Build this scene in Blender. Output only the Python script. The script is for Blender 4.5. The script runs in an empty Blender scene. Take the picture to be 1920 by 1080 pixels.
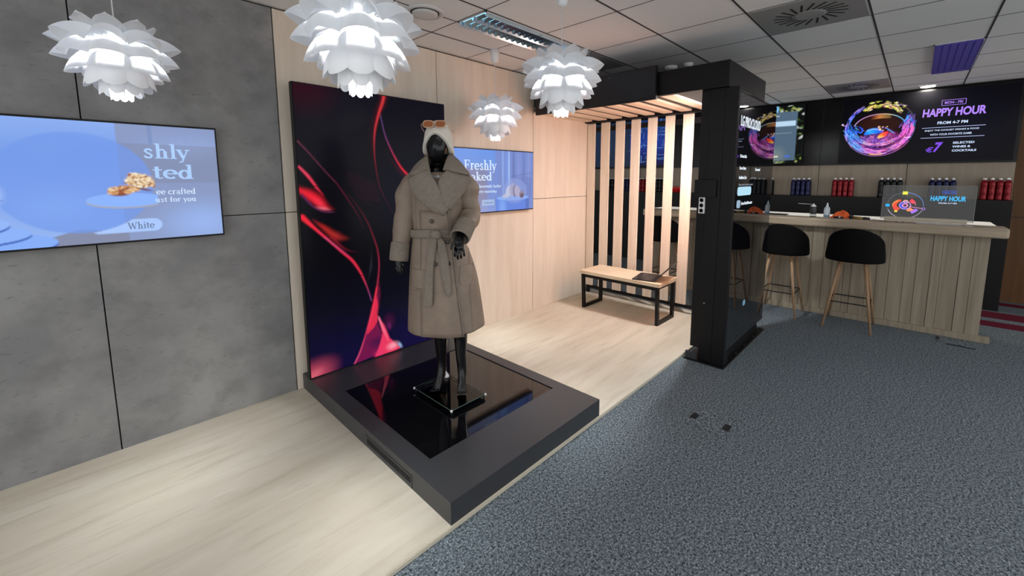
import bpy, bmesh, math, random
import numpy as np
from mathutils import Vector, Matrix
S = bpy.context.scene
C = S.collection
R = math.radians
random.seed(7)
rng = np.random.default_rng(11)

# ------------------------------------------------------------------ camera, world, exposure
cam = bpy.data.objects.new('camera', bpy.data.cameras.new('camera'))
C.objects.link(cam)
cam.location = (0, 0, 1.6)
cam.rotation_euler = (math.pi / 2 - 0.1203, 0, -0.8167)
cam.data.sensor_width = 36
cam.data.lens = 777.97 * 36 / 1920
cam.data.shift_x = -(984.43 - 960) / 1920
cam.data.shift_y = (427.48 - 540) / 1920
cam.data.clip_start = 0.02
S.camera = cam
S.view_settings.view_transform = 'Standard'
S.view_settings.look = 'None'
S.view_settings.gamma = 1
S.view_settings.use_curve_mapping = False
S.view_settings.exposure = 0
S.cycles.use_denoising = True
S.cycles.max_bounces = 10
S.cycles.transparent_max_bounces = 12
S.cycles.sample_clamp_indirect = 6
W = bpy.data.worlds.new('world'); S.world = W; W.use_nodes = True
W.node_tree.nodes['Background'].inputs[0].default_value = (0.97, 0.985, 1.0, 1)
W.node_tree.nodes['Background'].inputs[1].default_value = 1.55
BULB = 2300.0         # radiance of the pendant bulbs
ROOMY0, ROOMX0 = -4.2, -3.2
# fill lights added out of view (their fittings are built with the other ceiling lights)
FILL_SPOTS = ((.07, 1.36, -.965, -.645), (2.65, 3.94, -1.61, -1.29), (-2.50, -1.21, .33, .65))
for a, b, c, d in FILL_SPOTS:
    L_ = bpy.data.lights.new('added_fill_light', 'AREA'); L_.shape = 'RECTANGLE'; L_.size = b - a - .05; L_.size_y = d - c - .05; L_.energy = 15; L_.color = (.96, .98, 1)
    o_ = bpy.data.objects.new('added_fill_light', L_); C.objects.link(o_); o_.location = ((a + b) / 2, (c + d) / 2, 2.746 - .036)

# ------------------------------------------------------------------ helpers
def lin(r, g, b):
    f = lambda c: (c / 255 / 12.92) if c / 255 <= .04045 else ((c / 255 + .055) / 1.055) ** 2.4
    return (f(r), f(g), f(b))

MW = {}
def tag(o, label=None, cat=None, group=None, kind=None):
    for k, v in (('label', label), ('category', cat), ('group', group), ('kind', kind)):
        if v: o[k] = v
    return o

def empty(name, loc=(0, 0, 0), rz=0, label=None, cat=None, group=None, kind=None):
    o = bpy.data.objects.new(name, None); C.objects.link(o)
    o.empty_display_size = .1
    o.location = loc; o.rotation_euler = (0, 0, rz)
    MW[o.name] = Matrix.Translation(loc) @ Matrix.Rotation(rz, 4, 'Z')
    return tag(o, label, cat, group, kind)

def link_mesh(name, me, mat, parent, smooth=False, recenter=True):
    c = Vector((0, 0, 0))
    if recenter and len(me.vertices):
        co = np.empty(len(me.vertices) * 3, np.float32); me.vertices.foreach_get('co', co); co = co.reshape(-1, 3)
        lo, hi = co.min(0), co.max(0); c = Vector(((lo + hi) / 2).tolist())
        if parent is None: c.z = float(lo[2])
        me.transform(Matrix.Translation(-c))
    o = bpy.data.objects.new(name, me); C.objects.link(o)
    o.location = c
    if mat: me.materials.append(mat)
    if smooth: me.polygons.foreach_set('use_smooth', [True] * len(me.polygons))
    MW[o.name] = Matrix.Translation(c)
    if parent is not None:
        o.parent = parent
        o.matrix_parent_inverse = MW[parent.name].inverted()
    return o

class MB:
    def __init__(s, frame=None): s.v = []; s.f = []; s.fr = frame
    def add(s, vs, fs):
        n = len(s.v); s.v += [tuple(p) for p in vs]; s.f += [tuple(i + n for i in q) for q in fs]; return s
    def box(s, x0, x1, y0, y1, z0, z1):
        return s.add([(x0, y0, z0), (x1, y0, z0), (x1, y1, z0), (x0, y1, z0), (x0, y0, z1), (x1, y0, z1), (x1, y1, z1), (x0, y1, z1)],
                     [(0, 3, 2, 1), (4, 5, 6, 7), (0, 1, 5, 4), (1, 2, 6, 5), (2, 3, 7, 6), (3, 0, 4, 7)])
    def obox(s, o, u, v, w):   # oriented box from a corner and three edge vectors
        o, u, v, w = map(Vector, (o, u, v, w))
        p = [o, o + u, o + u + v, o + v]; p += [q + w for q in p]
        return s.add(p, [(0, 3, 2, 1), (4, 5, 6, 7), (0, 1, 5, 4), (1, 2, 6, 5), (2, 3, 7, 6), (3, 0, 4, 7)])
    def loft(s, rings, caps=True, closed=True):
        n = len(rings[0]); vs = [p for r in rings for p in r]; fs = []
        for i in range(len(rings) - 1):
            for j in range(n if closed else n - 1):
                k = (j + 1) % n
                fs.append((i * n + j, i * n + k, (i + 1) * n + k, (i + 1) * n + j))
        if caps and closed:
            fs.append(tuple(range(n - 1, -1, -1))); fs.append(tuple(range((len(rings) - 1) * n, len(rings) * n)))
        return s.add(vs, fs)
    def tube(s, path, rad, n=10, caps=True, flat=1.0):
        P = [Vector(p) for p in path]
        if not hasattr(rad, '__len__'): rad = [rad] * len(P)
        rings = []; ref = None
        for i, p in enumerate(P):
            t = (P[min(i + 1, len(P) - 1)] - P[max(i - 1, 0)]).normalized()
            if ref is None: ref = Vector((0, 0, 1)) if abs(t.z) < .9 else Vector((1, 0, 0))
            a = (ref - t * ref.dot(t)).normalized(); ref = a; b = t.cross(a)
            rings.append([p + (a * math.cos(2 * math.pi * k / n) + b * flat * math.sin(2 * math.pi * k / n)) * rad[i] for k in range(n)])
        return s.loft(rings, caps)
    def lathe(s, prof, c, n=20, caps=True):
        return s.loft([[(c[0] + r * math.cos(2 * math.pi * k / n), c[1] + r * math.sin(2 * math.pi * k / n), c[2] + z) for k in range(n)] for r, z in prof], caps)
    def grid(s, fn, nu, nv):
        vs = [fn(i / (nu - 1), j / (nv - 1)) for j in range(nv) for i in range(nu)]
        return s.add(vs, [(j * nu + i, j * nu + i + 1, (j + 1) * nu + i + 1, (j + 1) * nu + i) for j in range(nv - 1) for i in range(nu - 1)])
    def prism(s, pts, d):      # polygon of 3-D points pushed along d
        n = len(pts); d = Vector(d)
        return s.add([Vector(p) for p in pts] + [Vector(p) + d for p in pts],
                     [tuple(range(n - 1, -1, -1)), tuple(range(n, 2 * n))] + [(i, (i + 1) % n, (i + 1) % n + n, i + n) for i in range(n)])
    def build(s, name, mat, parent=None, smooth=False, bevel=0, sub=0, solid=0, soff=0, fix=True, **t):
        me = bpy.data.meshes.new(name)
        vs = s.v if s.fr is None else [tuple(s.fr @ Vector(p)) for p in s.v]
        me.from_pydata(vs, [], s.f)
        if fix:
            bm = bmesh.new(); bm.from_mesh(me); bmesh.ops.recalc_face_normals(bm, faces=bm.faces); bm.to_mesh(me); bm.free()
        o = link_mesh(name, me, mat, parent, smooth)
        if solid:
            m = o.modifiers.new('solid', 'SOLIDIFY'); m.thickness = solid; m.offset = soff
        if bevel:
            m = o.modifiers.new('bevel', 'BEVEL'); m.width = bevel; m.segments = 2; m.limit_method = 'ANGLE'
        if sub:
            m = o.modifiers.new('sub', 'SUBSURF'); m.levels = sub; m.render_levels = sub
        return tag(o, **t)

def copy_tree(o, parent=None):
    c = o.copy(); C.objects.link(c)
    if parent is not None: c.parent = parent
    for ch in [x for x in o.children]: copy_tree(ch, c)
    return c

# ------------------------------------------------------------------ materials
def nodes(name):
    m = bpy.data.materials.new(name); m.use_nodes = True
    nt = m.node_tree; return m, nt, nt.nodes['Principled BSDF']
def mat(name, col, rough=.5, metal=0, emit=None, es=1, spec=.5, ior=None, bump=0, bscale=200, coat=0):
    m, nt, p = nodes(name)
    p.inputs['Base Color'].default_value = (*col, 1); p.inputs['Roughness'].default_value = rough
    p.inputs['Metallic'].default_value = metal; p.inputs['Specular IOR Level'].default_value = spec
    if ior: p.inputs['IOR'].default_value = ior
    if coat: p.inputs['Coat Weight'].default_value = coat
    if emit: p.inputs['Emission Color'].default_value = (*emit, 1); p.inputs['Emission Strength'].default_value = es
    if bump:
        tc = nt.nodes.new('ShaderNodeTexCoord'); n = nt.nodes.new('ShaderNodeTexNoise'); n.inputs['Scale'].default_value = bscale
        b = nt.nodes.new('ShaderNodeBump'); b.inputs['Strength'].default_value = bump; b.inputs['Distance'].default_value = .01
        nt.links.new(tc.outputs['Object'], n.inputs['Vector']); nt.links.new(n.outputs['Fac'], b.inputs['Height']); nt.links.new(b.outputs['Normal'], p.inputs['Normal'])
    return m
def noisy(name, layers, base, rough=.6, bump=.0, spec=.3):
    """layers: (scale vector, noise scale, detail, low, high, colour, strength) mixed over the base colour in world space"""
    m, nt, p = nodes(name); L = nt.links.new
    g = nt.nodes.new('ShaderNodeNewGeometry')
    cur = None; last = None
    for sv, sc, det, lo, hi, col, st in layers:
        mp = nt.nodes.new('ShaderNodeMapping'); mp.inputs['Scale'].default_value = sv; L(g.outputs['Position'], mp.inputs['Vector'])
        n = nt.nodes.new('ShaderNodeTexNoise'); n.inputs['Scale'].default_value = sc; n.inputs['Detail'].default_value = det; n.inputs['Roughness'].default_value = .6
        L(mp.outputs[0], n.inputs['Vector'])
        r = nt.nodes.new('ShaderNodeMapRange'); r.inputs['From Min'].default_value = lo; r.inputs['From Max'].default_value = hi; r.inputs['To Max'].default_value = st
        L(n.outputs['Fac'], r.inputs['Value'])
        x = nt.nodes.new('ShaderNodeMix'); x.data_type = 'RGBA'; L(r.outputs[0], x.inputs['Factor'])
        if cur is None: x.inputs['A'].default_value = (*base, 1)
        else: L(cur, x.inputs['A'])
        x.inputs['B'].default_value = (*col, 1); cur = x.outputs['Result']; last = n
    L(cur, p.inputs['Base Color']); p.inputs['Roughness'].default_value = rough; p.inputs['Specular IOR Level'].default_value = spec
    if bump:
        b = nt.nodes.new('ShaderNodeBump'); b.inputs['Strength'].default_value = bump; b.inputs['Distance'].default_value = .004
        L(last.outputs['Fac'], b.inputs['Height']); L(b.outputs['Normal'], p.inputs['Normal'])
    return m
def screen_mat(name, rough=.25, strength=1.0):
    m, nt, p = nodes(name)
    a = nt.nodes.new('ShaderNodeAttribute'); a.attribute_name = 'picture'
    p.inputs['Base Color'].default_value = (.004, .004, .005, 1); p.inputs['Specular IOR Level'].default_value = .07; p.inputs['Roughness'].default_value = rough
    nt.links.new(a.outputs['Color'], p.inputs['Emission Color']); p.inputs['Emission Strength'].default_value = strength
    return m

M = {}
M['concrete'] = noisy('concrete_panel', [((1, 1, 1), 1.7, 7, .36, .66, lin(150, 150, 148), 1), ((1, 1, 1.2), 5, 9, .48, .72, lin(100, 100, 100), .55), ((1, 1, 2.2), 26, 8, .60, .78, lin(66, 65, 64), .55)], lin(122, 122, 123), .58, .08)
M['wood_wall'] = noisy('pale_wood_wall', [((4, 4, .45), 2.5, 6, .35, .7, lin(208, 194, 177), .8), ((30, 30, .8), 3, 4, .5, .8, lin(194, 179, 161), .35)], lin(223, 211, 195), .5, .02)
M['wood_floor'] = noisy('pale_wood_platform', [((.5, 2.4, 1), 2.2, 7, .36, .66, lin(220, 211, 194), .9), ((.6, 5, 1), 3.2, 7, .52, .74, lin(184, 172, 152), .7), ((3, 40, 1), 3, 3, .55, .85, lin(190, 178, 160), .25)], lin(204, 193, 173), .36, .01)
M['wood_slat'] = noisy('pale_wood_slat', [((6, 6, .4), 4, 6, .4, .7, lin(214, 198, 178), .8)], lin(230, 217, 199), .45, .02)
M['wood_plank'] = noisy('pale_wood_roof_plank', [((.4, 6, 6), 4, 6, .4, .7, lin(214, 198, 178), .8)], lin(230, 217, 199), .45, .02)
M['bench_wood'] = noisy('pale_wood_bench', [((4, .5, 1), 5, 6, .4, .7, lin(206, 184, 152), .8)], lin(228, 212, 186), .42, .02)
M['bar_wood'] = noisy('washed_oak_bar', [((5, 7, .3), 3, 6, .35, .68, lin(128, 116, 99), .85), ((40, 40, .8), 3, 4, .5, .8, lin(110, 99, 84), .4)], lin(158, 146, 127), .55, .06)
M['bar_top'] = noisy('washed_oak_worktop', [((6, .5, 6), 3, 6, .35, .68, lin(146, 132, 112), .85)], lin(176, 161, 139), .5, .05)
M['niche_wood'] = noisy('grey_beige_wood', [((6, 6, .4), 3, 6, .35, .7, lin(140, 128, 112), .7)], lin(160, 148, 131), .5)
M['brown_wood'] = noisy('brown_wood_wall', [((6, 6, .4), 3, 6, .35, .7, lin(84, 56, 28), .8)], lin(104, 70, 38), .5)
M['carpet'] = noisy('blue_grey_carpet', [((1, 1, 1), 68, 3, .42, .60, lin(122, 132, 138), .85), ((1, 1, 1), 125, 3, .53, .63, lin(186, 192, 196), .7), ((1, 1, 1), 92, 3, .53, .62, lin(33, 40, 45), .85)], lin(79, 89, 96), .95, .5, .1)
M['carpet_red'] = noisy('red_carpet_band', [((1, 1, 1), 110, 4, .42, .62, lin(110, 40, 56), .8)], lin(84, 22, 38), .95, .4, .1)
M['ceiling'] = noisy('white_ceiling_tile', [((1, 1, 1), 260, 3, .5, .75, lin(214, 213, 210), .4)], lin(233, 232, 230), .9, .1, .1)
M['gap'] = mat('dark_gap', lin(22, 22, 24), .8); M['t_bar'] = mat('grey_ceiling_joint', lin(72, 72, 72), .7)
M['plate_metal'] = mat('grey_painted_metal', lin(150, 150, 148), .45, .3)
M['white'] = mat('white_plastic', lin(226, 227, 228), .4)
M['white_metal'] = mat('white_metal', lin(205, 205, 204), .45)
M['black'] = mat('black_matt', lin(24, 24, 27), .55)
M['black_metal'] = mat('black_powder_coated_metal', lin(14, 14, 16), .45, 0, spec=.25, bump=.02, bscale=600)
M['plinth'] = mat('black_laminate', lin(55, 56, 59), .38)
M['black_gloss'] = mat('black_gloss_glass', (.004, .004, .005), .03, ior=1.5)
M['oled_glass'] = mat('dark_mirror_glass', (.004, .004, .006), .015, ior=2.6)
M['bezel'] = mat('black_bezel', lin(12, 12, 14), .35, spec=.2)
M['black_wall'] = mat('black_gloss_panel', lin(9, 9, 11), .25, spec=.2)
M['cabinet'] = mat('anthracite_cabinet', lin(25, 25, 26), .5, spec=.2)
M['steel'] = mat('brushed_steel', lin(185, 186, 188), .3, 1)
M['mirror'] = mat('louvre_mirror', (.62, .82, .95), .22, 1)
M['silver'] = mat('silver_cap', lin(225, 226, 230), .3, .35)
M['mannequin'] = mat('glossy_black_mannequin', (.004, .004, .005), .2, spec=.35)
M['suede'] = noisy('taupe_suede', [((1, 1, 1), 9, 5, .35, .7, lin(150, 133, 117), .8), ((1, 1, 1), 420, 2, .4, .7, lin(110, 96, 84), .4)], lin(129, 113, 99), .55, .2, .45)
M['fur'] = noisy('taupe_fur', [((1, 1, 1), 45, 5, .35, .7, lin(150, 140, 128), .7), ((1, 1, 1), 220, 4, .42, .62, lin(104, 96, 86), .45)], lin(134, 124, 113), 1, 1.0, .05)
M['knit'] = noisy('cream_knit', [((1, 1, 1), 240, 2, .4, .65, lin(196, 190, 178), .7)], lin(226, 221, 210), .95, .6, .1)
M['button'] = mat('dark_horn_button', lin(52, 44, 38), .25)
M['lens'] = mat('amber_lens', lin(150, 88, 52), .1)
M['gold'] = mat('rose_gold_frame', lin(214, 176, 150), .25, .6)
M['stool'] = mat('black_fabric_shell', lin(6, 6, 7), .8, spec=.12, bump=.15, bscale=400)
M['leg_wood'] = noisy('beech_leg', [((5, 5, .5), 8, 4, .4, .7, lin(140, 110, 82), .8)], lin(164, 134, 104), .45)
M['orange'] = mat('orange_cloth', lin(238, 104, 44), .85, bump=.2, bscale=150)
M['yellow'] = mat('ochre_plastic', lin(140, 116, 54), .5)
M['red'] = mat('red_plastic', lin(206, 34, 36), .3)
M['paper'] = mat('white_paper', lin(214, 210, 204), .8)
M['laptop'] = mat('black_laptop', lin(30, 28, 30), .35)
M['cord'] = mat('white_cord', lin(200, 200, 200), .5)
for n, c in (('blue', (22, 26, 66)), ('red', (120, 14, 26)), ('black', (16, 20, 22))):
    M['can_' + n] = mat(n + '_metal_bottle', lin(*c), .2, .5)
def clear(name, tint, rough, spec_fac, ior):
    m, nt, p = nodes(name); nt.nodes.remove(p); N = nt.nodes.new
    t = N('ShaderNodeBsdfTransparent'); t.inputs[0].default_value = (*tint, 1)
    g = N('ShaderNodeBsdfGlossy'); g.inputs['Roughness'].default_value = rough
    f = N('ShaderNodeFresnel'); f.inputs['IOR'].default_value = ior
    x = N('ShaderNodeMixShader'); nt.links.new(f.outputs[0], x.inputs[0]); nt.links.new(t.outputs[0], x.inputs[1]); nt.links.new(g.outputs[0], x.inputs[2])
    nt.links.new(x.outputs[0], nt.nodes['Material Output'].inputs[0]); return m
M['clear'] = clear('clear_glass', (.86, .93, .92), .02, 1, 1.45)
M['smoke'] = clear('smoked_display_glass', (.72, .72, .70), .02, 1, 1.45)
def petal_mat(name, k):
    m, nt, p = nodes(name); nt.nodes.remove(p); N = nt.nodes.new; L = nt.links.new
    d = N('ShaderNodeBsdfDiffuse'); d.inputs[0].default_value = (.90, .90, .91, 1)
    t = N('ShaderNodeBsdfTranslucent'); t.inputs[0].default_value = (.92, .94, .96, 1)
    x = N('ShaderNodeMixShader'); x.inputs[0].default_value = k
    L(d.outputs[0], x.inputs[1]); L(t.outputs[0], x.inputs[2]); L(x.outputs[0], nt.nodes['Material Output'].inputs[0]); return m
M['petal'] = petal_mat('translucent_white_petal', .68); M['petal_dense'] = petal_mat('denser_white_petal', .10)
def emit(name, col, s=1.0):
    m, nt, p = nodes(name); p.inputs['Base Color'].default_value = (0, 0, 0, 1); p.inputs['Roughness'].default_value = .5
    p.inputs['Emission Color'].default_value = (*col, 1); p.inputs['Emission Strength'].default_value = s; return m
M['bulb'] = emit('lit_bulb', (.93, .97, 1.0), BULB)
M['screen'] = screen_mat('lit_screen'); M['screen_gloss'] = screen_mat('lit_gloss_screen', .2)

# ------------------------------------------------------------------ pictures shown on the screens (colour per vertex of a fine grid)
class Pic:
    def __init__(s, w, h, nx, bg=(0, 0, 0)):
        s.w, s.h, s.nx, s.ny = w, h, nx, max(2, int(round(nx * h / w)))
        s.X, s.Y = np.meshgrid(np.linspace(0, w, s.nx), np.linspace(0, h, s.ny))
        s.c = np.ones((s.ny, s.nx, 3)) * np.array(lin(*bg))
    def mix(s, a, col):
        col = np.array(lin(*col)) if isinstance(col, tuple) else col
        s.c = s.c * (1 - a[..., None]) + col * a[..., None]
    def grad(s, stops, axis=1):
        t = s.Y / s.h if axis else s.X / s.w
        ps = [p for p, _ in stops]; cs = np.array([lin(*c) for _, c in stops])
        s.c = np.stack([np.interp(t, ps, cs[:, k]) for k in range(3)], -1)
    def win(s, x0, x1, y0, y1):
        i0 = max(0, int(x0 / s.w * (s.nx - 1))); i1 = min(s.nx, int(x1 / s.w * (s.nx - 1)) + 2)
        j0 = max(0, int(y0 / s.h * (s.ny - 1))); j1 = min(s.ny, int(y1 / s.h * (s.ny - 1)) + 2)
        return slice(j0, max(j0, j1)), slice(i0, max(i0, i1))
    def stroke(s, pts, ws, cols, soft=.5, alpha=1.0, addm=False, sm=True):
        P = np.array(pts, float); n = len(P)
        ws = np.interp(np.linspace(0, 1, n), np.linspace(0, 1, len(ws)), ws) if hasattr(ws, '__len__') else np.full(n, ws)
        K = np.array([lin(*c) for c in cols]); K = np.stack([np.interp(np.linspace(0, 1, n), np.linspace(0, 1, len(K)), K[:, k]) for k in range(3)], -1)
        if sm and n > 2:      # catmull-rom resample
            A = np.concatenate([[2 * P[0] - P[1]], P, [2 * P[-1] - P[-2]]]); q = []; qw = []; qk = []
            for i in range(n - 1):
                for t in np.linspace(0, 1, 6, endpoint=False):
                    a, b, c, d = A[i:i + 4]
                    q.append(.5 * ((2 * b) + (c - a) * t + (2 * a - 5 * b + 4 * c - d) * t * t + (3 * b - a - 3 * c + d) * t ** 3))
                    qw.append(ws[i] * (1 - t) + ws[i + 1] * t); qk.append(K[i] * (1 - t) + K[i + 1] * t)
            P = np.array(q + [P[-1]]); ws = np.array(qw + [ws[-1]]); K = np.array(qk + [K[-1]])
        mw = ws.max() * (1 + soft) + .004
        sl = s.win(P[:, 0].min() - mw, P[:, 0].max() + mw, P[:, 1].min() - mw, P[:, 1].max() + mw)
        X, Y = s.X[sl], s.Y[sl]
        if X.size == 0: return
        best = np.full(X.shape, -9.); col = np.zeros(X.shape + (3,))
        px = s.w / s.nx
        for i in range(len(P) - 1):
            d = P[i + 1] - P[i]; L2 = d @ d + 1e-12
            t = np.clip(((X - P[i, 0]) * d[0] + (Y - P[i, 1]) * d[1]) / L2, 0, 1)
            dist = np.hypot(X - P[i, 0] - t * d[0], Y - P[i, 1] - t * d[1])
            w = ws[i] * (1 - t) + ws[i + 1] * t
            a = (w - dist) / (w * soft + px)
            m = a > best; best = np.where(m, a, best)
            kk = K[i] * (1 - t[..., None]) + K[i + 1] * t[..., None]; col = np.where(m[..., None], kk, col)
        a = np.clip(best, 0, 1) * alpha; a = a * a * (3 - 2 * a) if alpha == 1 else a
        s.c[sl] = s.c[sl] + col * a[..., None] if addm else s.c[sl] * (1 - a[..., None]) + col * a[..., None]
    def blob(s, x, y, rx, ry, ang, col, alpha=1.0, soft=1.0, addm=False):
        c, n = math.cos(R(ang)), math.sin(R(ang))
        u = ((s.X - x) * c + (s.Y - y) * n) / rx; v = (-(s.X - x) * n + (s.Y - y) * c) / ry
        a = np.clip((1 - np.hypot(u, v)) / soft, 0, 1); a = a * a * (3 - 2 * a) * alpha
        if addm: s.c += np.array(lin(*col)) * a[..., None]
        else: s.mix(a, col)
    def rect(s, x0, x1, y0, y1, col, alpha=1.0):
        s.mix(((s.X >= x0) & (s.X <= x1) & (s.Y >= y0) & (s.Y <= y1)) * alpha * 1.0, col)
    def poly(s, pts, col, alpha=1.0):
        ins = np.zeros(s.X.shape, bool); n = len(pts)
        for i in range(n):
            (xa, ya), (xb, yb) = pts[i], pts[(i + 1) % n]
            if ya == yb: continue
            ins ^= ((ya > s.Y) != (yb > s.Y)) & (s.X < (xb - xa) * (s.Y - ya) / (yb - ya) + xa)
        s.mix(ins * alpha * 1.0, col)
    def blur(s, k=1):
        for _ in range(k):
            p = np.pad(s.c, ((1, 1), (1, 1), (0, 0)), 'edge')
            s.c = (p[:-2, 1:-1] + p[2:, 1:-1] + p[1:-1, :-2] + p[1:-1, 2:] + 2 * p[1:-1, 1:-1]) / 6
    def sub(s, y0, y1):
        j0, j1 = int(round(y0 / s.h * (s.ny - 1))), int(round(y1 / s.h * (s.ny - 1)))
        q = object.__new__(Pic); q.nx = s.nx; q.ny = j1 - j0 + 1; q.w = s.w; q.h = y1 - y0; q.c = s.c[j0:j1 + 1]; return q
    def mesh(s, name, o, u, v, m, parent):
        o, u, v = map(np.array, (o, u, v)); nx, ny = s.nx, s.ny
        a = np.linspace(0, s.w, nx); b = np.linspace(0, s.h, ny)
        co = o[None, None] + a[None, :, None] * u[None, None] + b[:, None, None] * v[None, None]
        me = bpy.data.meshes.new(name)
        i = np.arange(nx - 1)[None, :] + np.arange(ny - 1)[:, None] * nx
        f = np.stack([i, i + 1, i + 1 + nx, i + nx], -1).reshape(-1, 4)
        me.from_pydata(co.reshape(-1, 3).tolist(), [], f.tolist())
        at = me.color_attributes.new('picture', 'FLOAT_COLOR', 'POINT')
        at.data.foreach_set('color', np.concatenate([np.clip(s.c.reshape(-1, 3), 0, 4), np.ones((nx * ny, 1))], 1).astype(np.float32).ravel())
        return link_mesh(name, me, m, parent)

# ------------------------------------------------------------------ lettering
def place2d(me, o, u, v, nrm, x, y, w, h, depth, shear=0):
    co = np.empty(len(me.vertices) * 3, np.float32); me.vertices.foreach_get('co', co); co = co.reshape(-1, 3)
    lo, hi = co.min(0), co.max(0)
    a = (co[:, 0] - lo[0]) / max(hi[0] - lo[0], 1e-6); b = (co[:, 1] - lo[1]) / max(hi[1] - lo[1], 1e-6)
    zz = (co[:, 2] - lo[2]) / max(hi[2] - lo[2], 1e-6)
    A = x + a * w + shear * b * h; B = y + b * h
    P = np.array(o)[None] + A[:, None] * np.array(u)[None] + B[:, None] * np.array(v)[None] + (depth * (.5 + zz))[:, None] * np.array(nrm)[None]
    me.vertices.foreach_set('co', P.astype(np.float32).ravel()); me.update()
def sans(name, s, o, u, v, nrm, x, y, w, h, m, parent, bold=0.0, shear=0, depth=.0012):
    cu = bpy.data.curves.new(name, 'FONT'); cu.body = s; cu.extrude = .01; cu.offset = bold; cu.resolution_u = 4
    t = bpy.data.objects.new(name, cu); C.objects.link(t); bpy.context.view_layer.update()
    me = bpy.data.meshes.new_from_object(t.evaluated_get(bpy.context.evaluated_depsgraph_get()))
    bpy.data.objects.remove(t); bpy.data.curves.remove(cu); me.name = name; me.materials.clear()
    place2d(me, o, u, v, nrm, x, y, w, h, depth, shear)
    return link_mesh(name, me, m, parent)
T_, t_ = .128, .052
def glyph(ch):
    """stroke description of one serif letter: advance, [strokes]; a stroke is (points, width)"""
    st = []
    def l(x0, y0, x1, y1, w=t_): st.append(([(x0, y0), (x1, y1)], w))
    def pl(p, w): st.append((p, w))
    def stem(x, y0, y1, bot=True, top='l'):
        l(x, y0, x, y1, T_)
        if bot: l(x - .11, y0 + .025, x + .11, y0 + .025)
        if top == 'l': l(x - .11, y1 - .025, x, y1 - .025)
        if top == 'f': l(x - .11, y1 - .025, x + .11, y1 - .025)
    def arc(cx, cy, rx, ry, a0, a1, w=T_):
        k = 14; pts = [(cx + rx * math.cos(R(a0 + (a1 - a0) * i / k)), cy + ry * math.sin(R(a0 + (a1 - a0) * i / k))) for i in range(k + 1)]
        for i in range(k):
            am = R(a0 + (a1 - a0) * (i + .5) / k); st.append(([pts[i], pts[i + 1]], w * (.45 + .55 * abs(math.cos(am)))))
    def arch(x0, x1):
        pl([(x0, .34), (x0 + .07, .42), (x0 + .15, .455), (x1 - .04, .42), (x1, .34)], .07); stem(x1, 0, .36, True, '')
    adv = .5
    if ch == ' ': adv = .26
    elif ch == 'F': stem(.15, 0, .7, True, 'f'); l(.15, .675, .52, .675); l(.5, .53, .5, .7); l(.15, .36, .4, .36); l(.4, .27, .4, .45); adv = .58
    elif ch == 'B': stem(.15, 0, .7, True, 'f'); arc(.3, .525, .15, .15, -90, 90); arc(.3, .19, .2, .17, -90, 90); l(.1, .675, .3, .675); l(.15, .365, .3, .365); l(.1, .025, .3, .025); adv = .6
    elif ch == 'W':
        l(.1, .7, .3, .02, T_); l(.3, .02, .46, .6); l(.46, .66, .66, .02, T_); l(.66, .02, .84, .7); l(0, .675, .2, .675); l(.74, .675, .94, .675); adv = .95
    elif ch == 'C': arc(.34, .35, .27, .33, 45, 315); l(.54, .45, .54, .68); adv = .64
    elif ch == 'r': stem(.14, 0, .48); pl([(.14, .32), (.22, .42), (.3, .45), (.38, .42)], .08); adv = .42
    elif ch == 'e': arc(.24, .24, .19, .21, 0, 312); l(.07, .26, .45, .26); adv = .5
    elif ch == 's': pl([(.33, .37), (.26, .445), (.15, .445), (.09, .36), (.15, .28), (.27, .21), (.33, .12), (.26, .035), (.13, .03), (.06, .11)], .08); adv = .42
    elif ch == 'h': stem(.14, 0, .74); arch(.14, .4); adv = .56
    elif ch == 'n': stem(.14, 0, .48); arch(.14, .4); adv = .56
    elif ch == 'm': stem(.14, 0, .48); arch(.14, .38); arch(.38, .62); adv = .78
    elif ch == 'l': stem(.14, 0, .74); adv = .28
    elif ch == 'i': stem(.14, 0, .48); l(.14, .58, .14, .69, T_); adv = .28
    elif ch in 'yv':
        l(.08, .46, .25, .03, T_); l(.42, .46, .24, .0); l(-.01, .455, .18, .455); l(.34, .455, .5, .455)
        if ch == 'y': pl([(.25, .02), (.19, -.14), (.08, -.17)], .06)
        adv = .48
    elif ch == 't': l(.15, .05, .15, .62, T_); l(.03, .455, .31, .455); pl([(.15, .07), (.22, .02), (.32, .06)], .05); adv = .35
    elif ch == 'd': arc(.22, .23, .16, .21, 0, 360); stem(.4, 0, .74); adv = .55
    elif ch == 'b': stem(.13, 0, .74, False); arc(.31, .23, .16, .21, 0, 360); adv = .54
    elif ch == 'a': pl([(.08, .36), (.14, .44), (.26, .45), (.34, .38)], .07); stem(.34, 0, .4, True, ''); arc(.2, .14, .13, .12, 0, 360, .08); adv = .48
    elif ch == 'k': stem(.14, 0, .74); l(.17, .2, .4, .46); l(.23, .27, .43, .02, T_); l(.3, .455, .48, .455); l(.33, .025, .52, .025); adv = .54
    elif ch == 'c': arc(.24, .24, .19, .21, 40, 318); adv = .46
    elif ch == 'f': stem(.15, 0, .6, True, ''); pl([(.15, .6), (.19, .71), (.27, .74), (.34, .7)], .06); l(.03, .455, .3, .455); adv = .34
    elif ch == 'u': stem(.13, .1, .48, False); pl([(.13, .13), (.18, .045), (.27, .03), (.38, .12)], .07); stem(.39, 0, .48); adv = .56
    elif ch == 'o': arc(.24, .235, .18, .21, 0, 360); adv = .5
    elif ch == 'g': arc(.22, .26, .15, .17, 0, 360, .09); pl([(.2, .09), (.14, .02), (.3, -.03), (.36, -.1), (.24, -.19), (.08, -.14), (.1, -.05)], .05); l(.34, .42, .45, .45); adv = .48
    return adv, st
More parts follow.
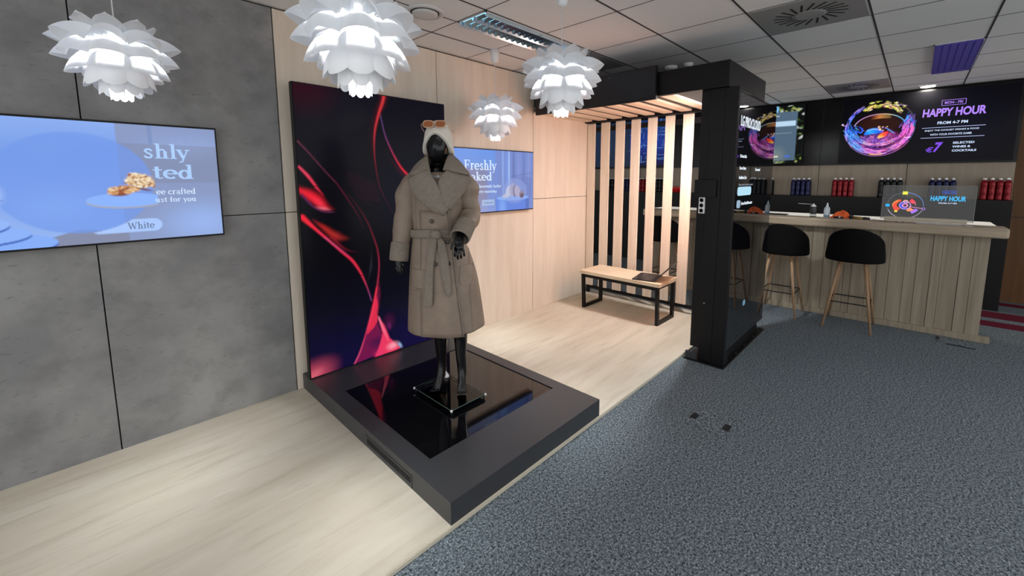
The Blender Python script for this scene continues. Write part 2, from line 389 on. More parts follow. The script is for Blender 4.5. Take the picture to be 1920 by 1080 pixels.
def serif(name, s, o, u, v, nrm, x, y, w, h, m, parent, depth=.0012):
    b = MB(); X = 0
    for ch in s:
        adv, st = glyph(ch)
        for pts, wd in st:
            for (x0, y0), (x1, y1) in zip(pts, pts[1:]):
                dx, dy = x1 - x0, y1 - y0; L = math.hypot(dx, dy) or 1; nx, ny = -dy / L * wd / 2, dx / L * wd / 2
                e = .012 if len(pts) > 2 or wd < T_ else 0; ex, ey = dx / L * e, dy / L * e
                b.prism([(X + x0 - nx - ex, y0 - ny - ey, 0), (X + x1 - nx + ex, y1 - ny + ey, 0), (X + x1 + nx + ex, y1 + ny + ey, 0), (X + x0 + nx - ex, y0 + ny - ey, 0)], (0, 0, .01))
        X += adv
    me = bpy.data.meshes.new(name); me.from_pydata(b.v, [], b.f)
    place2d(me, o, u, v, nrm, x, y, w, h, depth)
    return link_mesh(name, me, m, parent)

# ------------------------------------------------------------------ the room
ZC = 2.746; WY = 3.26; XB = 8.1; YL = 6.6
tag(MB().box(ROOMX0, XB, ROOMY0, YL, -.1, 0).build('floor', M['carpet']), kind='structure')
fl = bpy.data.objects['floor']
for a, b in ((7.80, 7.98), (7.03, 7.36), (6.62, 6.86)):
    MB().box(a, b, ROOMY0, -.52, 0, .0025).build('floor_stripe', M['carpet_red'], fl)
ce = tag(MB().box(ROOMX0, XB, ROOMY0, YL, ZC, ZC + .1).build('ceiling', M['ceiling']), kind='structure')
g = MB()
for k in range(-8, 7):
    y = .970 + .6435 * k
    if ROOMY0 < y < YL: g.box(ROOMX0, XB, y - .0055, y + .0055, ZC - .003, ZC)
g.box(ROOMX0, XB, 2.573, 2.579, ZC - .003, ZC)
g.build('ceiling_joint_strip', mat('dark_ceiling_joint', lin(44, 44, 45), .7), ce)
g = MB()
for k in range(-10, 9):
    x = 3.294 + .6435 * k
    if ROOMX0 < x < XB: g.box(x - .003, x + .003, ROOMY0, YL, ZC - .002, ZC)
g.build('ceiling_joint_line', M['t_bar'], ce)
wl = tag(MB().box(ROOMX0, 4.72, WY + .022, WY + .14, 0, ZC).build('wall_left', M['gap']), kind='structure')
for (a, b, mn) in ((ROOMX0, -1.28, 'concrete'), (-1.274, .027, 'concrete'), (.033, .974, 'concrete'), (.982, 2.292, 'wood_wall'), (2.298, 3.603, 'wood_wall'), (3.609, 4.72, 'wood_wall')):
    for z0, z1 in ((.02, 1.352), (1.358, 2.732)):
        MB().box(a, b, WY, WY + .022, z0, z1).build('wall_panel', M[mn], wl)
tag(MB().box(XB, XB + .12, ROOMY0, YL, 0, ZC).build('wall_back', M['brown_wood']), kind='structure')
bk = bpy.data.objects['wall_back']
MB().box(XB - .004, XB, ROOMY0, -.9, 1.10, 1.106).build('wall_seam', M['gap'], bk)
tag(MB().box(4.72, XB, YL, YL + .1, 0, ZC).build('wall_far', M['brown_wood']), kind='structure')

# ------------------------------------------------------------------ pale wood platform and black plinth
PY = 1.418; PZ = .024
pf = empty('wooden_platform', (1.6, 2.3, 0), label='low pale wood platform along the panelled wall, edged by grey carpet', cat='platform')
MB().box(-3.0, 4.86, PY, WY - .001, .006, PZ).build('deck', M['wood_floor'], pf)
MB().box(-3.0, 4.86, PY - .004, PY, .002, PZ - .004).build('edge_trim', mat('grey_edge_trim', lin(196, 188, 170), .5), pf)
MB().box(-3.0, 4.86, PY + .02, WY - .02, 0, .006).build('underlay', M['gap'], pf)
X0, X1, Y0, Y1, ZB = 1.02, 2.235, 1.42, 3.255, .138
pl_ = empty('display_plinth', (1.63, 2.3, PZ), label='low black plinth with a sunken gloss screen under the coated mannequin', cat='plinth')
gx0, gx1, gy0, gy1 = 1.126, 2.141, 1.740, 2.779
b = MB()
b.box(X0, X1, Y0, gy0, PZ, ZB).box(X0, X1, gy1, Y1, PZ, ZB).box(X0, gx0, gy0, gy1, PZ, ZB).box(gx1, X1, gy0, gy1, PZ, ZB).box(gx0, gx1, gy0, gy1, PZ, ZB - .03)
b.build('body', M['plinth'], pl_)
MB().box(gx0 + .001, gx1 - .001, gy0 + .001, gy1 - .001, ZB - .03, ZB - .006).build('gloss_screen', M['black_gloss'], pl_)
b = MB()
for i in range(30):
    y = 2.225 - i * .0158
    b.box(X0 - .002, X0 + .004, y - .004, y + .004, .050, .082)
b.build('vent_slot', M['gap'], pl_, label='row of small dark vent slots')
b = MB().box(X0 - .0015, X0, 1.745, 2.25, .097, .0995).box(X0 - .0015, X0, 1.745, 1.7475, .03, .0985)
b.build('access_panel_line', M['gap'], pl_)

# ------------------------------------------------------------------ video wall
def pushed(px, w, h): return [(a * w, c * h) for a, c in px]
VX0, VX1, VZ0, VZ1, VY = 1.022, 2.262, .139, 2.245, 3.106
vw, vh = VX1 - VX0 - .012, VZ1 - VZ0 - .012
p = Pic(vw, vh, 236)
p.grad([(0, (14, 8, 52)), (.08, (10, 7, 44)), (.22, (5, 5, 22)), (.4, (3, 3, 8)), (.62, (6, 6, 13)), (1, (12, 11, 22))])
sc = lambda L: pushed(L, vw, vh)
p.blob(.05 * vw, 1.0 * vh, .34, .3, 0, (48, 6, 22), .8)
p.blob(.72 * vw, .62 * vh, .45, .5, 0, (6, 10, 30), .9)
p.blob(.85 * vw, .06 * vh, .5, .3, 0, (20, 10, 64), .7)
p.blob(0, 0, .26, .16, 20, (204, 76, 100), .9)
p.blob(.02 * vw, .01 * vh, .10, .05, 20, (220, 110, 124), .5)
p.stroke(sc([(.549, 1.036), (.529, .982), (.490, .934), (.455, .874), (.44, .8), (.45, .7)]), (.05, .05, .012), ((90, 16, 30), (40, 8, 16), (12, 6, 12)), 1)
p.stroke(sc([(.549, 1.036), (.529, .982), (.498, .934), (.468, .874), (.457, .812), (.46, .748), (.478, .673), (.514, .618), (.559, .568), (.6, .53)]), (.021, .016, .007, .005, .004), ((206, 52, 58), (206, 50, 58), (190, 44, 58), (130, 26, 50), (86, 22, 42), (14, 8, 14)), .6)
p.stroke(sc([(.508, .929), (.532, .86), (.571, .804), (.622, .75), (.675, .713), (.791, .658), (.93, .61)]), (.005, .007, .012, .016, .014), ((140, 110, 190), (150, 70, 150), (196, 40, 60), (226, 40, 60), (220, 30, 50), (120, 18, 36)), .6)
p.stroke(sc([(.50, .82), (.60, .74), (.70, .68), (.85, .63)]), (.004, .02, .03), ((20, 8, 16), (70, 12, 36), (40, 8, 24)), 1)
p.stroke(sc([(.26, .735), (.29, .68), (.36, .62), (.47, .575)]), (.004, .012, .008), ((14, 8, 14), (52, 12, 32), (20, 8, 18)), 1)
p.poly(sc([(.27, .72), (.36, .70), (.47, .67), (.49, .60), (.40, .61), (.32, .66)]), (30, 9, 22), .6)
p.stroke(sc([(.007, .814), (.068, .773), (.147, .716), (.216, .669), (.27, .62), (.33, .56), (.36, .51)]), (.005, .004, .006, .008, .006), ((190, 92, 120), (180, 80, 110), (130, 36, 66), (90, 20, 40), (30, 8, 16)), .7)
p.stroke(sc([(.24, .66), (.323, .599), (.389, .532), (.436, .453), (.453, .406), (.454, .35), (.434, .277), (.402, .2)]), (.003, .006, .009, .010, .012), ((60, 14, 34), (120, 26, 54), (150, 32, 60), (160, 40, 70), (210, 50, 74)), .6)
p.stroke(sc([(-.02, .660), (.05, .640), (.10, .618), (.145, .597), (.20, .582)]), (.03, .055, .060, .035, .006), ((200, 20, 36), (220, 26, 44), (226, 28, 46), (150, 20, 34), (30, 8, 12)), 1.0)
p.stroke(sc([(.0, .655), (.06, .632), (.11, .606), (.15, .590)]), (.02, .035, .036, .012), ((214, 24, 42), (236, 34, 54), (244, 50, 72), (190, 40, 56)), .9)
p.blob(.125 * vw, .590 * vh, .075, .018, -14, (250, 110, 130), .8)
p.stroke(sc([(.006, .73), (.05, .70), (.09, .665), (.13, .635)]), (.012, .018, .006), ((236, 70, 100), (240, 60, 90), (200, 26, 46)), .6)
p.stroke(sc([(.012, .640), (.06, .604), (.12, .58), (.19, .575)]), (.012, .004), ((70, 30, 90), (160, 60, 120)), .8)
p.stroke(sc([(.06, .555), (.12, .525), (.19, .49), (.27, .475)]), (.012, .03, .05, .02), ((90, 14, 24), (190, 40, 40), (180, 44, 40), (40, 10, 14)), 1.2)
p.stroke(sc([(.16, .49), (.24, .44), (.33, .42)]), (.02, .012, .004), ((150, 24, 36), (120, 16, 40), (30, 8, 22)), 1)
p.stroke(sc([(.006, .565), (.07, .524), (.148, .476), (.222, .43), (.282, .393), (.334, .339), (.368, .285), (.393, .23)]), (.026, .015, .012, .013, .015, .012, .007, .006), ((236, 32, 52), (240, 44, 66), (220, 60, 100), (236, 40, 60), (232, 40, 64), (200, 54, 86), (160, 90, 170)), .5)
p.stroke(sc([(.12, .49), (.2, .447), (.25, .42), (.30, .37), (.335, .33)]), (.004, .005, .003), ((200, 130, 200), (120, 50, 130), (40, 8, 30)), .8)
p.stroke(sc([(.41, .44), (.40, .36), (.37, .30)]), (.004, .02, .01), ((20, 18, 26), (40, 40, 50), (16, 14, 22)), 1)
p.poly(sc([(.434, .245), (.452, .30), (.44, .22), (.425, .14), (.47, .06), (.53, .018), (.27, .0), (.33, .09), (.39, .19)]), (120, 20, 74), .85)
p.poly(sc([(.43, .24), (.44, .20), (.425, .14), (.40, .12), (.35, .10), (.39, .19)]), (222, 44, 74), .95)
p.blob(.42 * vw, .06 * vh, .12, .07, 0, (60, 16, 66), .8)
p.stroke(sc([(.434, .277), (.402, .2), (.344, .103), (.3, .04), (.262, .001)]), (.012, .018, .008, .010, .010), ((226, 50, 76), (236, 50, 80), (226, 60, 96), (226, 76, 120), (230, 80, 130)), .6)
p.stroke(sc([(.452, .31), (.452, .25), (.43, .17)]), (.003, .012, .014), ((70, 16, 40), (110, 20, 50), (60, 14, 44)), 1)
p.poly(sc([(.434, .157), (.475, .12), (.51, .06), (.59, .003), (.40, .0), (.44, .05), (.46, .09)]), (236, 56, 96), .95)
p.blob(.53 * vw, .025 * vh, .08, .05, 0, (252, 160, 178), .9); p.blob(.43 * vw, .01 * vh, .07, .05, 0, (226, 50, 110), .7)
p.stroke(sc([(.437, .157), (.47, .10), (.50, .05)]), (.012, .02, .01), ((255, 130, 160), (252, 110, 140), (246, 90, 120)), .8)
p.blob(.585 * vw, .018 * vh, .02, .05, 30, (160, 190, 236), .9)
p.blob(.51 * vw, .13 * vh, .08, .10, 0, (70, 14, 54), .7); p.blob(.51 * vw, .11 * vh, .03, .05, 10, (126, 30, 110), .5)
p.blur(1)
v = empty('video_wall', (1.64, 3.12, ZB), label='tall three-panel video wall with red ribbon art behind the coated mannequin', cat='screen')
MB().box(VX0, VX1, VY + .002, VY + .05, VZ0, VZ1).build('frame', M['bezel'], v)
MB().box(VX0 + .1, VX1 - .1, VY + .05, WY - .001, VZ0 + .1, VZ1 - .1).build('wall_mount', M['black'], v)
for k in range(3):
    ya, yb = vh * k / 3, vh * (k + 1) / 3
    q = p.sub(ya, yb)
    q.h = yb - ya - .004
    q.mesh('screen', (VX0 + .006, VY - .002, VZ0 + .006 + ya + .002), (1, 0, 0), (0, 0, 1), M['screen_gloss'], v)

# ------------------------------------------------------------------ wall televisions
def tv(name, label, x0, x1, z0, z1, y, pic, m):
    t = empty(name, ((x0 + x1) / 2, y + .03, z0), label=label, cat='television', group='wall televisions')
    MB().box(x0, x1, y + .002, y + .045, z0, z1).build('frame', M['bezel'], t, bevel=.003)
    MB().box(x0 + .3, x1 - .3, y + .045, WY - .001, z0 + .15, z1 - .15).build('wall_mount', M['black'], t)
    pic.mesh('screen', (x0 + .009, y - .001, z0 + .011), (1, 0, 0), (0, 0, 1), m, t)
    return t
TY = 3.195; ux, uz, nw = (1, 0, 0), (0, 0, 1), (0, -1, 0)
e_ltblue = emit('screen_text_pale_blue', lin(205, 226, 252)); e_blue = emit('screen_text_blue', lin(170, 205, 250)); e_greyblue = emit('screen_text_grey_blue', lin(104, 124, 158))
x0, x1, z0, z1 = -.575, .602, 1.239, 1.905
ox, oz = x0 + .009, z0 + .011
p = Pic(x1 - x0 - .018, z1 - z0 - .022, 330)
P2 = lambda x, z: (x - ox, z - oz)
p.grad([(0, (150, 182, 240)), (.35, (138, 170, 236)), (.75, (122, 158, 232)), (1, (140, 174, 240))])
a = P2(.15, 1.30); p.rect(a[0], 9, 0, 9, (138, 152, 190), .9)                 # panel on the right
p.blob(*P2(.46, 1.78), .34, .12, 0, (150, 172, 222), .7); p.rect(*[P2(.15, 0)[0], 9], P2(0, 1.57)[1], P2(0, 1.79)[1], (128, 134, 158), .45)
p.blob(*P2(.5, 1.33), .3, .2, 0, (156, 186, 246), .8)
p.rect(P2(.28, 0)[0], P2(.30, 0)[0], P2(0, 1.79)[1], 9, (118, 140, 190), .6)
for k in range(3): p.stroke([P2(.40 + k * .04, 1.80), P2(.42 + k * .045, 1.86), P2(.45 + k * .05, 1.83), P2(.47 + k * .04, 1.80)], .0022, ((118, 140, 190),), .8)
p.poly([P2(-.6, 1.24), P2(.16, 1.24), P2(.16, 1.30), P2(-.02, 1.33), P2(-.22, 1.265), P2(-.6, 1.27)], (132, 140, 168))
cx_, cz_ = P2(-.01, 1.572); p.mix(np.clip((.297 - np.hypot((p.X - cx_), (p.Y - cz_) * 1.12)) / .006, 0, 1) * .75, (114, 153, 234))
p.blob(cx_ - .08, cz_ - .12, .26, .15, 0, (132, 170, 244), .6); p.blob(cx_ - .1, cz_ + .17, .2, .1, 0, (120, 158, 232), .4)
for k, (dx, dz, rx, rz) in enumerate(((-.40, 1.275, .30, .062), (-.42, 1.325, .235, .050), (-.44, 1.375, .19, .05))):   # stacked plates
    q = P2(dx, dz); p.blob(q[0], q[1] - .010, rx, rz, 0, (70, 104, 190), 1, .03); p.blob(q[0], q[1], rx, rz, 0, (134 + 6 * k, 174 + 4 * k, 248), 1, .03)
q = P2(-.36, 1.52); p.blob(q[0], q[1], .12, .10, 0, (178, 204, 250), .9, .5); p.rect(*P2(-.5, 0)[:1], P2(-.27, 0)[0], P2(0, 1.555)[1], P2(0, 1.575)[1], (186, 170, 168)); p.rect(P2(-.5, 0)[0], P2(-.26, 0)[0], P2(0, 1.488)[1], P2(0, 1.494)[1], (96, 130, 206))
def clipblob(x, z, rx, rz, col, ang=0, soft=.06, lim=.288):
    q = P2(x, z); keep = p.c.copy(); p.blob(q[0], q[1], rx, rz, ang, col, 1, soft); m_ = p.X > P2(lim, 0)[0] + .012 * np.sin(p.Y * 9); p.c[m_] = keep[m_]
clipblob(.17, 1.470, .165, .040, (170, 168, 176)); clipblob(.17, 1.478, .165, .040, (140, 180, 252))
random.seed(3)
clipblob(.150, 1.525, .060, .030, (150, 84, 54), 8, .5); clipblob(.236, 1.585, .075, .048, (206, 164, 112), -12, .5)
for k in range(120):     # pastry
    a = random.random(); x = .098 + .125 * a; z = 1.528 + random.uniform(-.022, .022) * math.sin(math.pi * (.15 + .75 * a)) + .012 * a
    clipblob(x, z, random.uniform(.006, .016), .007, random.choice(((196, 132, 84), (226, 180, 128), (150, 78, 50), (242, 214, 168), (214, 160, 104))), random.uniform(-40, 40), .7)
for k in range(170):
    a = random.random(); x = .172 + .125 * a; z = 1.592 - .03 * a * a + random.uniform(-.036, .036) * math.sin(math.pi * (.2 + .7 * a))
    clipblob(x, z, random.uniform(.006, .016), .007, random.choice(((236, 214, 176), (250, 240, 214), (206, 158, 106), (160, 92, 56), (230, 202, 156), (244, 228, 192))), random.uniform(-60, 60), .7)
clipblob(.14, 1.505, .05, .006, (120, 70, 60), 0, .8); clipblob(.245, 1.535, .05, .008, (110, 60, 40), -15, .8)
zc1 = P2(0, 1.333)[1]; p.mix(np.clip((.038 - np.hypot(np.maximum(0, np.abs(p.X - P2(.16, 0)[0]) - .11), p.Y - zc1)) / .004, 0, 1) * (np.hypot(p.X - cx_, (p.Y - cz_) * 1.12) > .297), (170, 200, 252))
p.blur(1)
t = tv('wall_television', 'large television on grey concrete wall showing pastry on a plate', x0, x1, z0, z1, TY, p, M['screen'])
for nm, s_, x, z, w, h, m_ in (('lettering', 'shly', .2555, 1.688, .2075, .107, e_blue), ('lettering', 'ted', .288, 1.592, .182, .086, e_blue), ('lettering', 'ee crafted', .293, 1.503, .180, .038, e_ltblue), ('lettering', 'ust for you', .286, 1.452, .186, .040, e_ltblue), ('lettering', 'White', .158, 1.313, .114, .040, e_greyblue)):
    serif(nm, s_, (0, TY - .001, 0), ux, uz, nw, x, z, w, h, m_, t)

x0, x1, z0, z1 = 2.412, 3.543, 1.242, 1.892
ox, oz = x0 + .009, z0 + .011
p = Pic(x1 - x0 - .018, z1 - z0 - .022, 230)
p.grad([(0, (150, 162, 214)), (.3, (140, 146, 186)), (.55, (128, 136, 176)), (.8, (112, 152, 226)), (1, (106, 150, 230))])
a = P2(2.95, 0)[0]
p.rect(0, a, P2(0, 1.33)[1], P2(0, 1.70)[1], (140, 134, 158), .55); p.rect(a, 9, 0, 9, (122, 142, 206), .9)
p.blob(*P2(2.9, 1.5), .12, .5, 0, (112, 152, 232), .7)
for x, wd, c_ in ((3.06, .02, (150, 180, 240)), (3.12, .05, (120, 150, 224)), (3.15, .022, (176, 202, 250)), (3.22, .03, (104, 118, 176)), (3.30, .05, (134, 150, 212)), (3.38, .03, (110, 126, 186)), (3.46, .04, (138, 154, 214))):
    p.blob(*P2(x, 1.68), wd, .55, 0, c_, .9)
p.stroke([P2(3.19, 1.615), P2(3.50, 1.655)], .006, ((88, 98, 146),), .6)
p.rect(P2(3.19, 0)[0], P2(3.5, 0)[0], P2(0, 1.37)[1], P2(0, 1.61)[1], (112, 128, 192), .6)
p.rect(P2(2.96, 0)[0], P2(3.47, 0)[0], 0, P2(0, 1.385)[1], (104, 136, 222)); p.blob(*P2(3.05, 1.28), .1, .2, 0, (134, 174, 246), .8); p.rect(P2(3.41, 0)[0], P2(3.47, 0)[0], 0, P2(0, 1.385)[1], (92, 112, 186), .7)
p.blob(*P2(3.215, 1.385), .255, .028, 0, (140, 176, 244), 1, .05)
p.blob(*P2(3.24, 1.46), .20, .15, 0, (150, 168, 224), .5, .2)
for x, z, rx, rz, an, c_ in ((3.12, 1.415, .09, .03, 15, (186, 190, 214)), (3.14, 1.46, .045, .075, -25, (190, 196, 226)), (3.20, 1.475, .05, .085, -5, (168, 166, 196)), (3.235, 1.455, .03, .075, 5, (120, 116, 150)), (3.275, 1.455, .055, .075, 15, (178, 172, 200)), (3.345, 1.42, .05, .045, 35, (150, 136, 158)), (3.35, 1.405, .035, .03, 20, (110, 92, 110))):
    p.blob(*P2(x, z), rx, rz, an, c_, 1, .35)
for x, z in ((3.40, 1.66), (3.42, 1.60), (3.39, 1.62), (3.43, 1.55), (3.41, 1.52), (3.415, 1.46)): p.stroke([P2(3.42, 1.40), P2(x, z)], .003, ((170, 186, 232),), .8)
p.rect(P2(2.765, 0)[0], P2(2.935, 0)[0], P2(0, 1.318)[1], P2(0, 1.378)[1], (176, 200, 238), .8)
p.blur(1)
t = tv('wall_television', 'smaller television on pale wood wall showing a croissant on a pedestal', x0, x1, z0, z1, TY, p, M['screen'])
for s_, x, z, w, h, m_ in (('Freshly', 2.545, 1.650, .424, .130, e_ltblue), ('Baked', 2.545, 1.570, .355, .090, e_ltblue), ('in heavenly tastes', 2.68, 1.492, .348, .042, e_ltblue), ('every morning', 2.68, 1.440, .286, .038, e_ltblue), ('Croissant', 2.79, 1.336, .125, .024, e_greyblue)):
    serif('lettering', s_, (0, TY - .001, 0), ux, uz, nw, x, z, w, h, m_, t)
# ------------------------------------------------------------------ pendant lamps
def petal_mesh(base, mid, tip, wb, wm, cup, ear, m='petal'):
    """one curled leaf about azimuth 0 (radius along +x): quadratic curve base-mid-tip in the (r, z) plane, arched across"""
    nu, nv = 15, 14; b = MB()
    B, Md, Tp = Vector(base), Vector(mid), Vector(tip)
    def fn(u, s0):
        t = 2 * u - 1
        s = s0 if ear else s0 * (1.0 - .13 * t * t - .05 * t ** 6)
        q = B * (1 - s) ** 2 + Md * 2 * s * (1 - s) + Tp * s * s
        d = (Md - B) * 2 * (1 - s) + (Tp - Md) * 2 * s; d.normalize()
        n = Vector((-d.y, d.x)) if not ear else Vector((d.y, -d.x))
        w = wb + (wm - wb) * min(1, s / .5)
        if ear and s > .5: w *= math.sqrt(max(0, 1 - ((s - .5) / .5) ** 2)) * .97 + .03 * (s < .999)
        c = cup * min(1, .25 + .9 * s) * t * t
        q2 = q - n * c
        return (q2.x, t * w * (1 - .10 * t * t), q2.y)
    b.grid(fn, nu, nv)
    me = bpy.data.meshes.new('petal'); me.from_pydata(b.v, [], b.f); me.materials.append(M[m])
    me.polygons.foreach_set('use_smooth', [True] * len(me.polygons)); return me
ROWS = [((.022, .045), (.078, .105), (.155, .168), .018, .072, -.016, True),      # raised ears
        ((.030, .085), (.165, .155), (.262, .060), .026, .080, .082, False),
        ((.045, .050), (.190, .085), (.248, -.030), .034, .084, .072, False),
        ((.055, .010), (.165, .020), (.205, -.108), .036, .078, .050, False),
        ((.058, -.020), (.128, -.045), (.142, -.172), .036, .060, .026, False, 'petal_dense'),
        ((.048, -.024), (.086, -.100), (.088, -.205), .030, .040, .014, False, 'petal_dense'),
        ((.040, -.028), (.050, -.150), (.044, -.228), .024, .022, .006, False, 'petal_dense')]
PET = [petal_mesh(*r) for r in ROWS]
def pendant(x, y, z, rot, label, sc=1.0):
    t = empty('pendant_lamp', (x, y, z), rot, label=label, cat='lamp', group='white layered petal pendant lamps')
    fr = MW[t.name]
    for k, me in enumerate(PET):
        for i in range(8):
            o = bpy.data.objects.new('petal', me); C.objects.link(o); o.parent = t
            o.rotation_euler = (0, 0, (i + .5) * math.pi / 4); o.scale = (sc, sc, sc)
            MW[o.name] = fr
    MB(fr).lathe([(.006, .10), (.022, .10), (.024, .05), (.020, .02), (.013, .002)], (0, 0, 0), 16).build('lamp_holder', M['white'], t, True)
    b = MB(fr); b.lathe([(.003, -.065), (.018, -.060), (.030, -.046), (.034, -.030), (.030, -.014), (.020, -.002), (.013, .004)], (0, 0, 0), 18)
    b.build('bulb', M['bulb'], t, True)
    b = MB(fr)
    for i in range(4):
        a = i * math.pi / 2 + .2
        b.tube([(.02 * math.cos(a), .02 * math.sin(a), .095), (.07 * math.cos(a), .07 * math.sin(a), .06), (.085 * math.cos(a), .085 * math.sin(a), -.06), (.06 * math.cos(a), .06 * math.sin(a), -.12)], .0022, 6)
    b.build('wire_frame', M['white_metal'], t)
    MB(fr).tube([(0, 0, .10), (0, 0, ZC - z - .09)], .0028, 8).build('cord', M['cord'], t)
    MB(fr).lathe([(.010, -.118), (.026, -.112), (.034, -.09), (.044, 0)], (0, 0, ZC - z - .0005), 20).build('ceiling_cup', M['white'], t, True)
    return t
YAW = -.8167
LAMPS = [pendant(.165, 2.684, 2.150, YAW + .18, 'white petal pendant lamp hanging in front of the grey concrete wall, above the pastry screen', .87),
         pendant(.820, 1.695, 2.160, YAW + .02, 'largest white petal pendant lamp, cut off by the picture top before the video wall', .99),
         pendant(2.085, 1.650, 2.207, YAW + .0, 'white petal pendant lamp hanging before the black pergola sign'),
         pendant(2.655, 2.868, 2.170, YAW + .32, 'white petal pendant lamp above the croissant screen, smallest of the four')]

# ------------------------------------------------------------------ mannequin
MF = Matrix.Translation((1.617, 2.25, .165)) @ Matrix.Rotation(YAW, 4, 'Z')
MW['_mf'] = MF
ma = empty('mannequin', (1.617, 2.25, ZB - .006), YAW, label='glossy black female mannequin standing on a square glass base', cat='mannequin')
def skin(name, V, E, m, parent, sub=2, root=0, **t):
    me = bpy.data.meshes.new(name)
    me.from_pydata([tuple(MF @ Vector(v[:3])) for v in V], E, [])
    o = bpy.data.objects.new(name, me); C.objects.link(o); me.materials.append(m)
    MW[o.name] = Matrix.Identity(4); o.parent = parent; o.matrix_parent_inverse = MW[parent.name].inverted()
    sk = o.modifiers.new('skin', 'SKIN'); sk.use_smooth_shade = True
    ly = me.skin_vertices[0].data if me.skin_vertices else None
    for i, v in enumerate(V):
        r = v[3] if hasattr(v[3], '__len__') else (v[3], v[3])
        ly[i].radius = r; ly[i].use_root = (i == root)
    sb = o.modifiers.new('sub', 'SUBSURF'); sb.levels = sub; sb.render_levels = sub
    return tag(o, **t)
V, E = [], []
def chain(start, pts):
    prev = start
    for q in pts:
        V.append(q); i = len(V) - 1
        if prev is not None: E.append((prev, i))
        prev = i
    return prev
chain(None, [(0, .02, .90, .12)])
chest = chain(0, [(-.02, .01, 1.02, .095), (-.04, 0, 1.16, .10)])
uc = chain(chest, [(-.045, .01, 1.30, .105), (-.047, .015, 1.42, (.075, .06))])
chain(uc, [(-.04, .01, 1.49, (.05, .048)), (-.03, .0, 1.545, (.046, .046))])
def hand(wrist, palm, fingers, thumb):
    p = chain(wrist, [palm[0]]); q = chain(p, [palm[1]])
    for f in fingers: chain(q, f)
    chain(p, thumb)
# arm on the picture's left, hanging
w = chain(uc, [(-.17, .015, 1.41, .05), (-.245, .0, 1.22, .04), (-.27, -.02, 1.08, .033), (-.284, -.06, .95, (.024, .02))])
hand(w, [(-.285, -.068, .915, (.026, .016)), (-.284, -.074, .885, (.030, .013))],
     [[(-.268, -.080, .862, .0085), (-.262, -.086, .842, .008), (-.262, -.082, .826, .007)],
      [(-.279, -.084, .858, .0088), (-.274, -.092, .834, .008), (-.271, -.088, .812, .007)],
      [(-.291, -.080, .860, .0085), (-.289, -.088, .838, .008), (-.285, -.084, .818, .007)],
      [(-.302, -.072, .866, .0078), (-.303, -.078, .850, .0072), (-.300, -.075, .834, .0065)]],
     [(-.262, -.086, .905, .010), (-.252, -.098, .884, .0088), (-.252, -.102, .868, .0075)])
# arm on the picture's right, bent forward
w = chain(uc, [(.09, .015, 1.41, .05), (.155, .015, 1.22, .042), (.16, -.12, 1.135, .034), (.140, -.235, 1.085, (.025, .02))])
hand(w, [(.140, -.262, 1.060, (.027, .017)), (.142, -.276, 1.032, (.033, .014))],
     [[(.118, -.284, 1.006, .0088), (.114, -.288, .984, .0082), (.117, -.284, .966, .007)],
      [(.134, -.288, 1.002, .0090), (.132, -.292, .974, .0084), (.134, -.286, .950, .0072)],
      [(.150, -.286, 1.002, .0088), (.151, -.290, .976, .0082), (.152, -.284, .955, .0072)],
      [(.166, -.280, 1.006, .0080), (.170, -.282, .984, .0075), (.170, -.276, .968, .0066)]],
     [(.112, -.276, 1.052, .0105), (.098, -.288, 1.030, .0092), (.096, -.292, 1.010, .0078)])
# legs
for sx, kx, ax, ay, az, bx, by, tx, ty in ((-.07, -.045, -.042, .0, .105, -.062, -.045, -.078, -.085), (.085, .09, .102, -.03, .115, .107, -.078, .110, -.112)):
    q = chain(0, [(sx, .015, .80, .088), (kx, .0, .47, .055), (kx * .9 + ax * .1, .02, .34, .050), ((kx + ax) / 2, ay + .02, .20, .036), (ax, ay + .012, az, (.028, .030))])
    chain(q, [(ax, ay + .045, az - .05, .022)])
    q = chain(q, [((ax + bx) / 2, (ay + by) / 2, .066, (.028, .026)), (bx, by, .026, (.036, .016))])
    for k in range(5):
        o_ = (k - 2) * .0115; l_ = (1.0, 1.06, 1.0, .9, .78)[k if bx > 0 else k] ; chain(q, [(bx + (tx - bx) * .55 + o_, by + (ty - by) * .6 * l_, .014, .0085), (tx + o_ * 1.1, by + (ty - by) * l_, .010, .0075)])
skin('body', V, E, M['mannequin'], ma)
# faceless egg head with a faint nose ridge
hb = MB(MF); rings = []
HC = Vector((-.026, -.008, 1.652))
for i in range(25):
    f = i / 24; a = -math.pi / 2 + math.pi * f; rr = math.cos(a); zz = math.sin(a)
    zr = .138; rx = .078 * (1 - .16 * max(0, -zz) ** 1.3); ry = .098 * (1 - .06 * max(0, -zz))
    ring = []
    for k in range(36):
        th = 2 * math.pi * k / 36; cx, cy = math.cos(th), math.sin(th)
        x, y, z = rx * rr * cx, ry * rr * cy - .018 * max(0, -zz) * rr, zr * zz
        if cy < 0: y -= .016 * math.exp(-((x + .006) / .013) ** 2) * math.exp(-((z + .022) / .045) ** 2)      # nose
        if cy < 0: y += .007 * math.exp(-((abs(x + .004) - .034) / .02) ** 2) * math.exp(-((z - .012) / .022) ** 2)
        if cy < 0: y -= .006 * math.exp(-((x + .004) / .02) ** 2) * math.exp(-((z + .078) / .014) ** 2)
        ring.append(tuple(HC + Vector((x, y, z))))
    rings.append(ring)
hb.loft(rings).build('head', M['mannequin'], ma, True, sub=1)
MB(MF).tube([(-.028, -.005, 1.50), (-.03, -.003, 1.56)], .046, 24).build('neck_joint', M['mannequin'], ma, True)
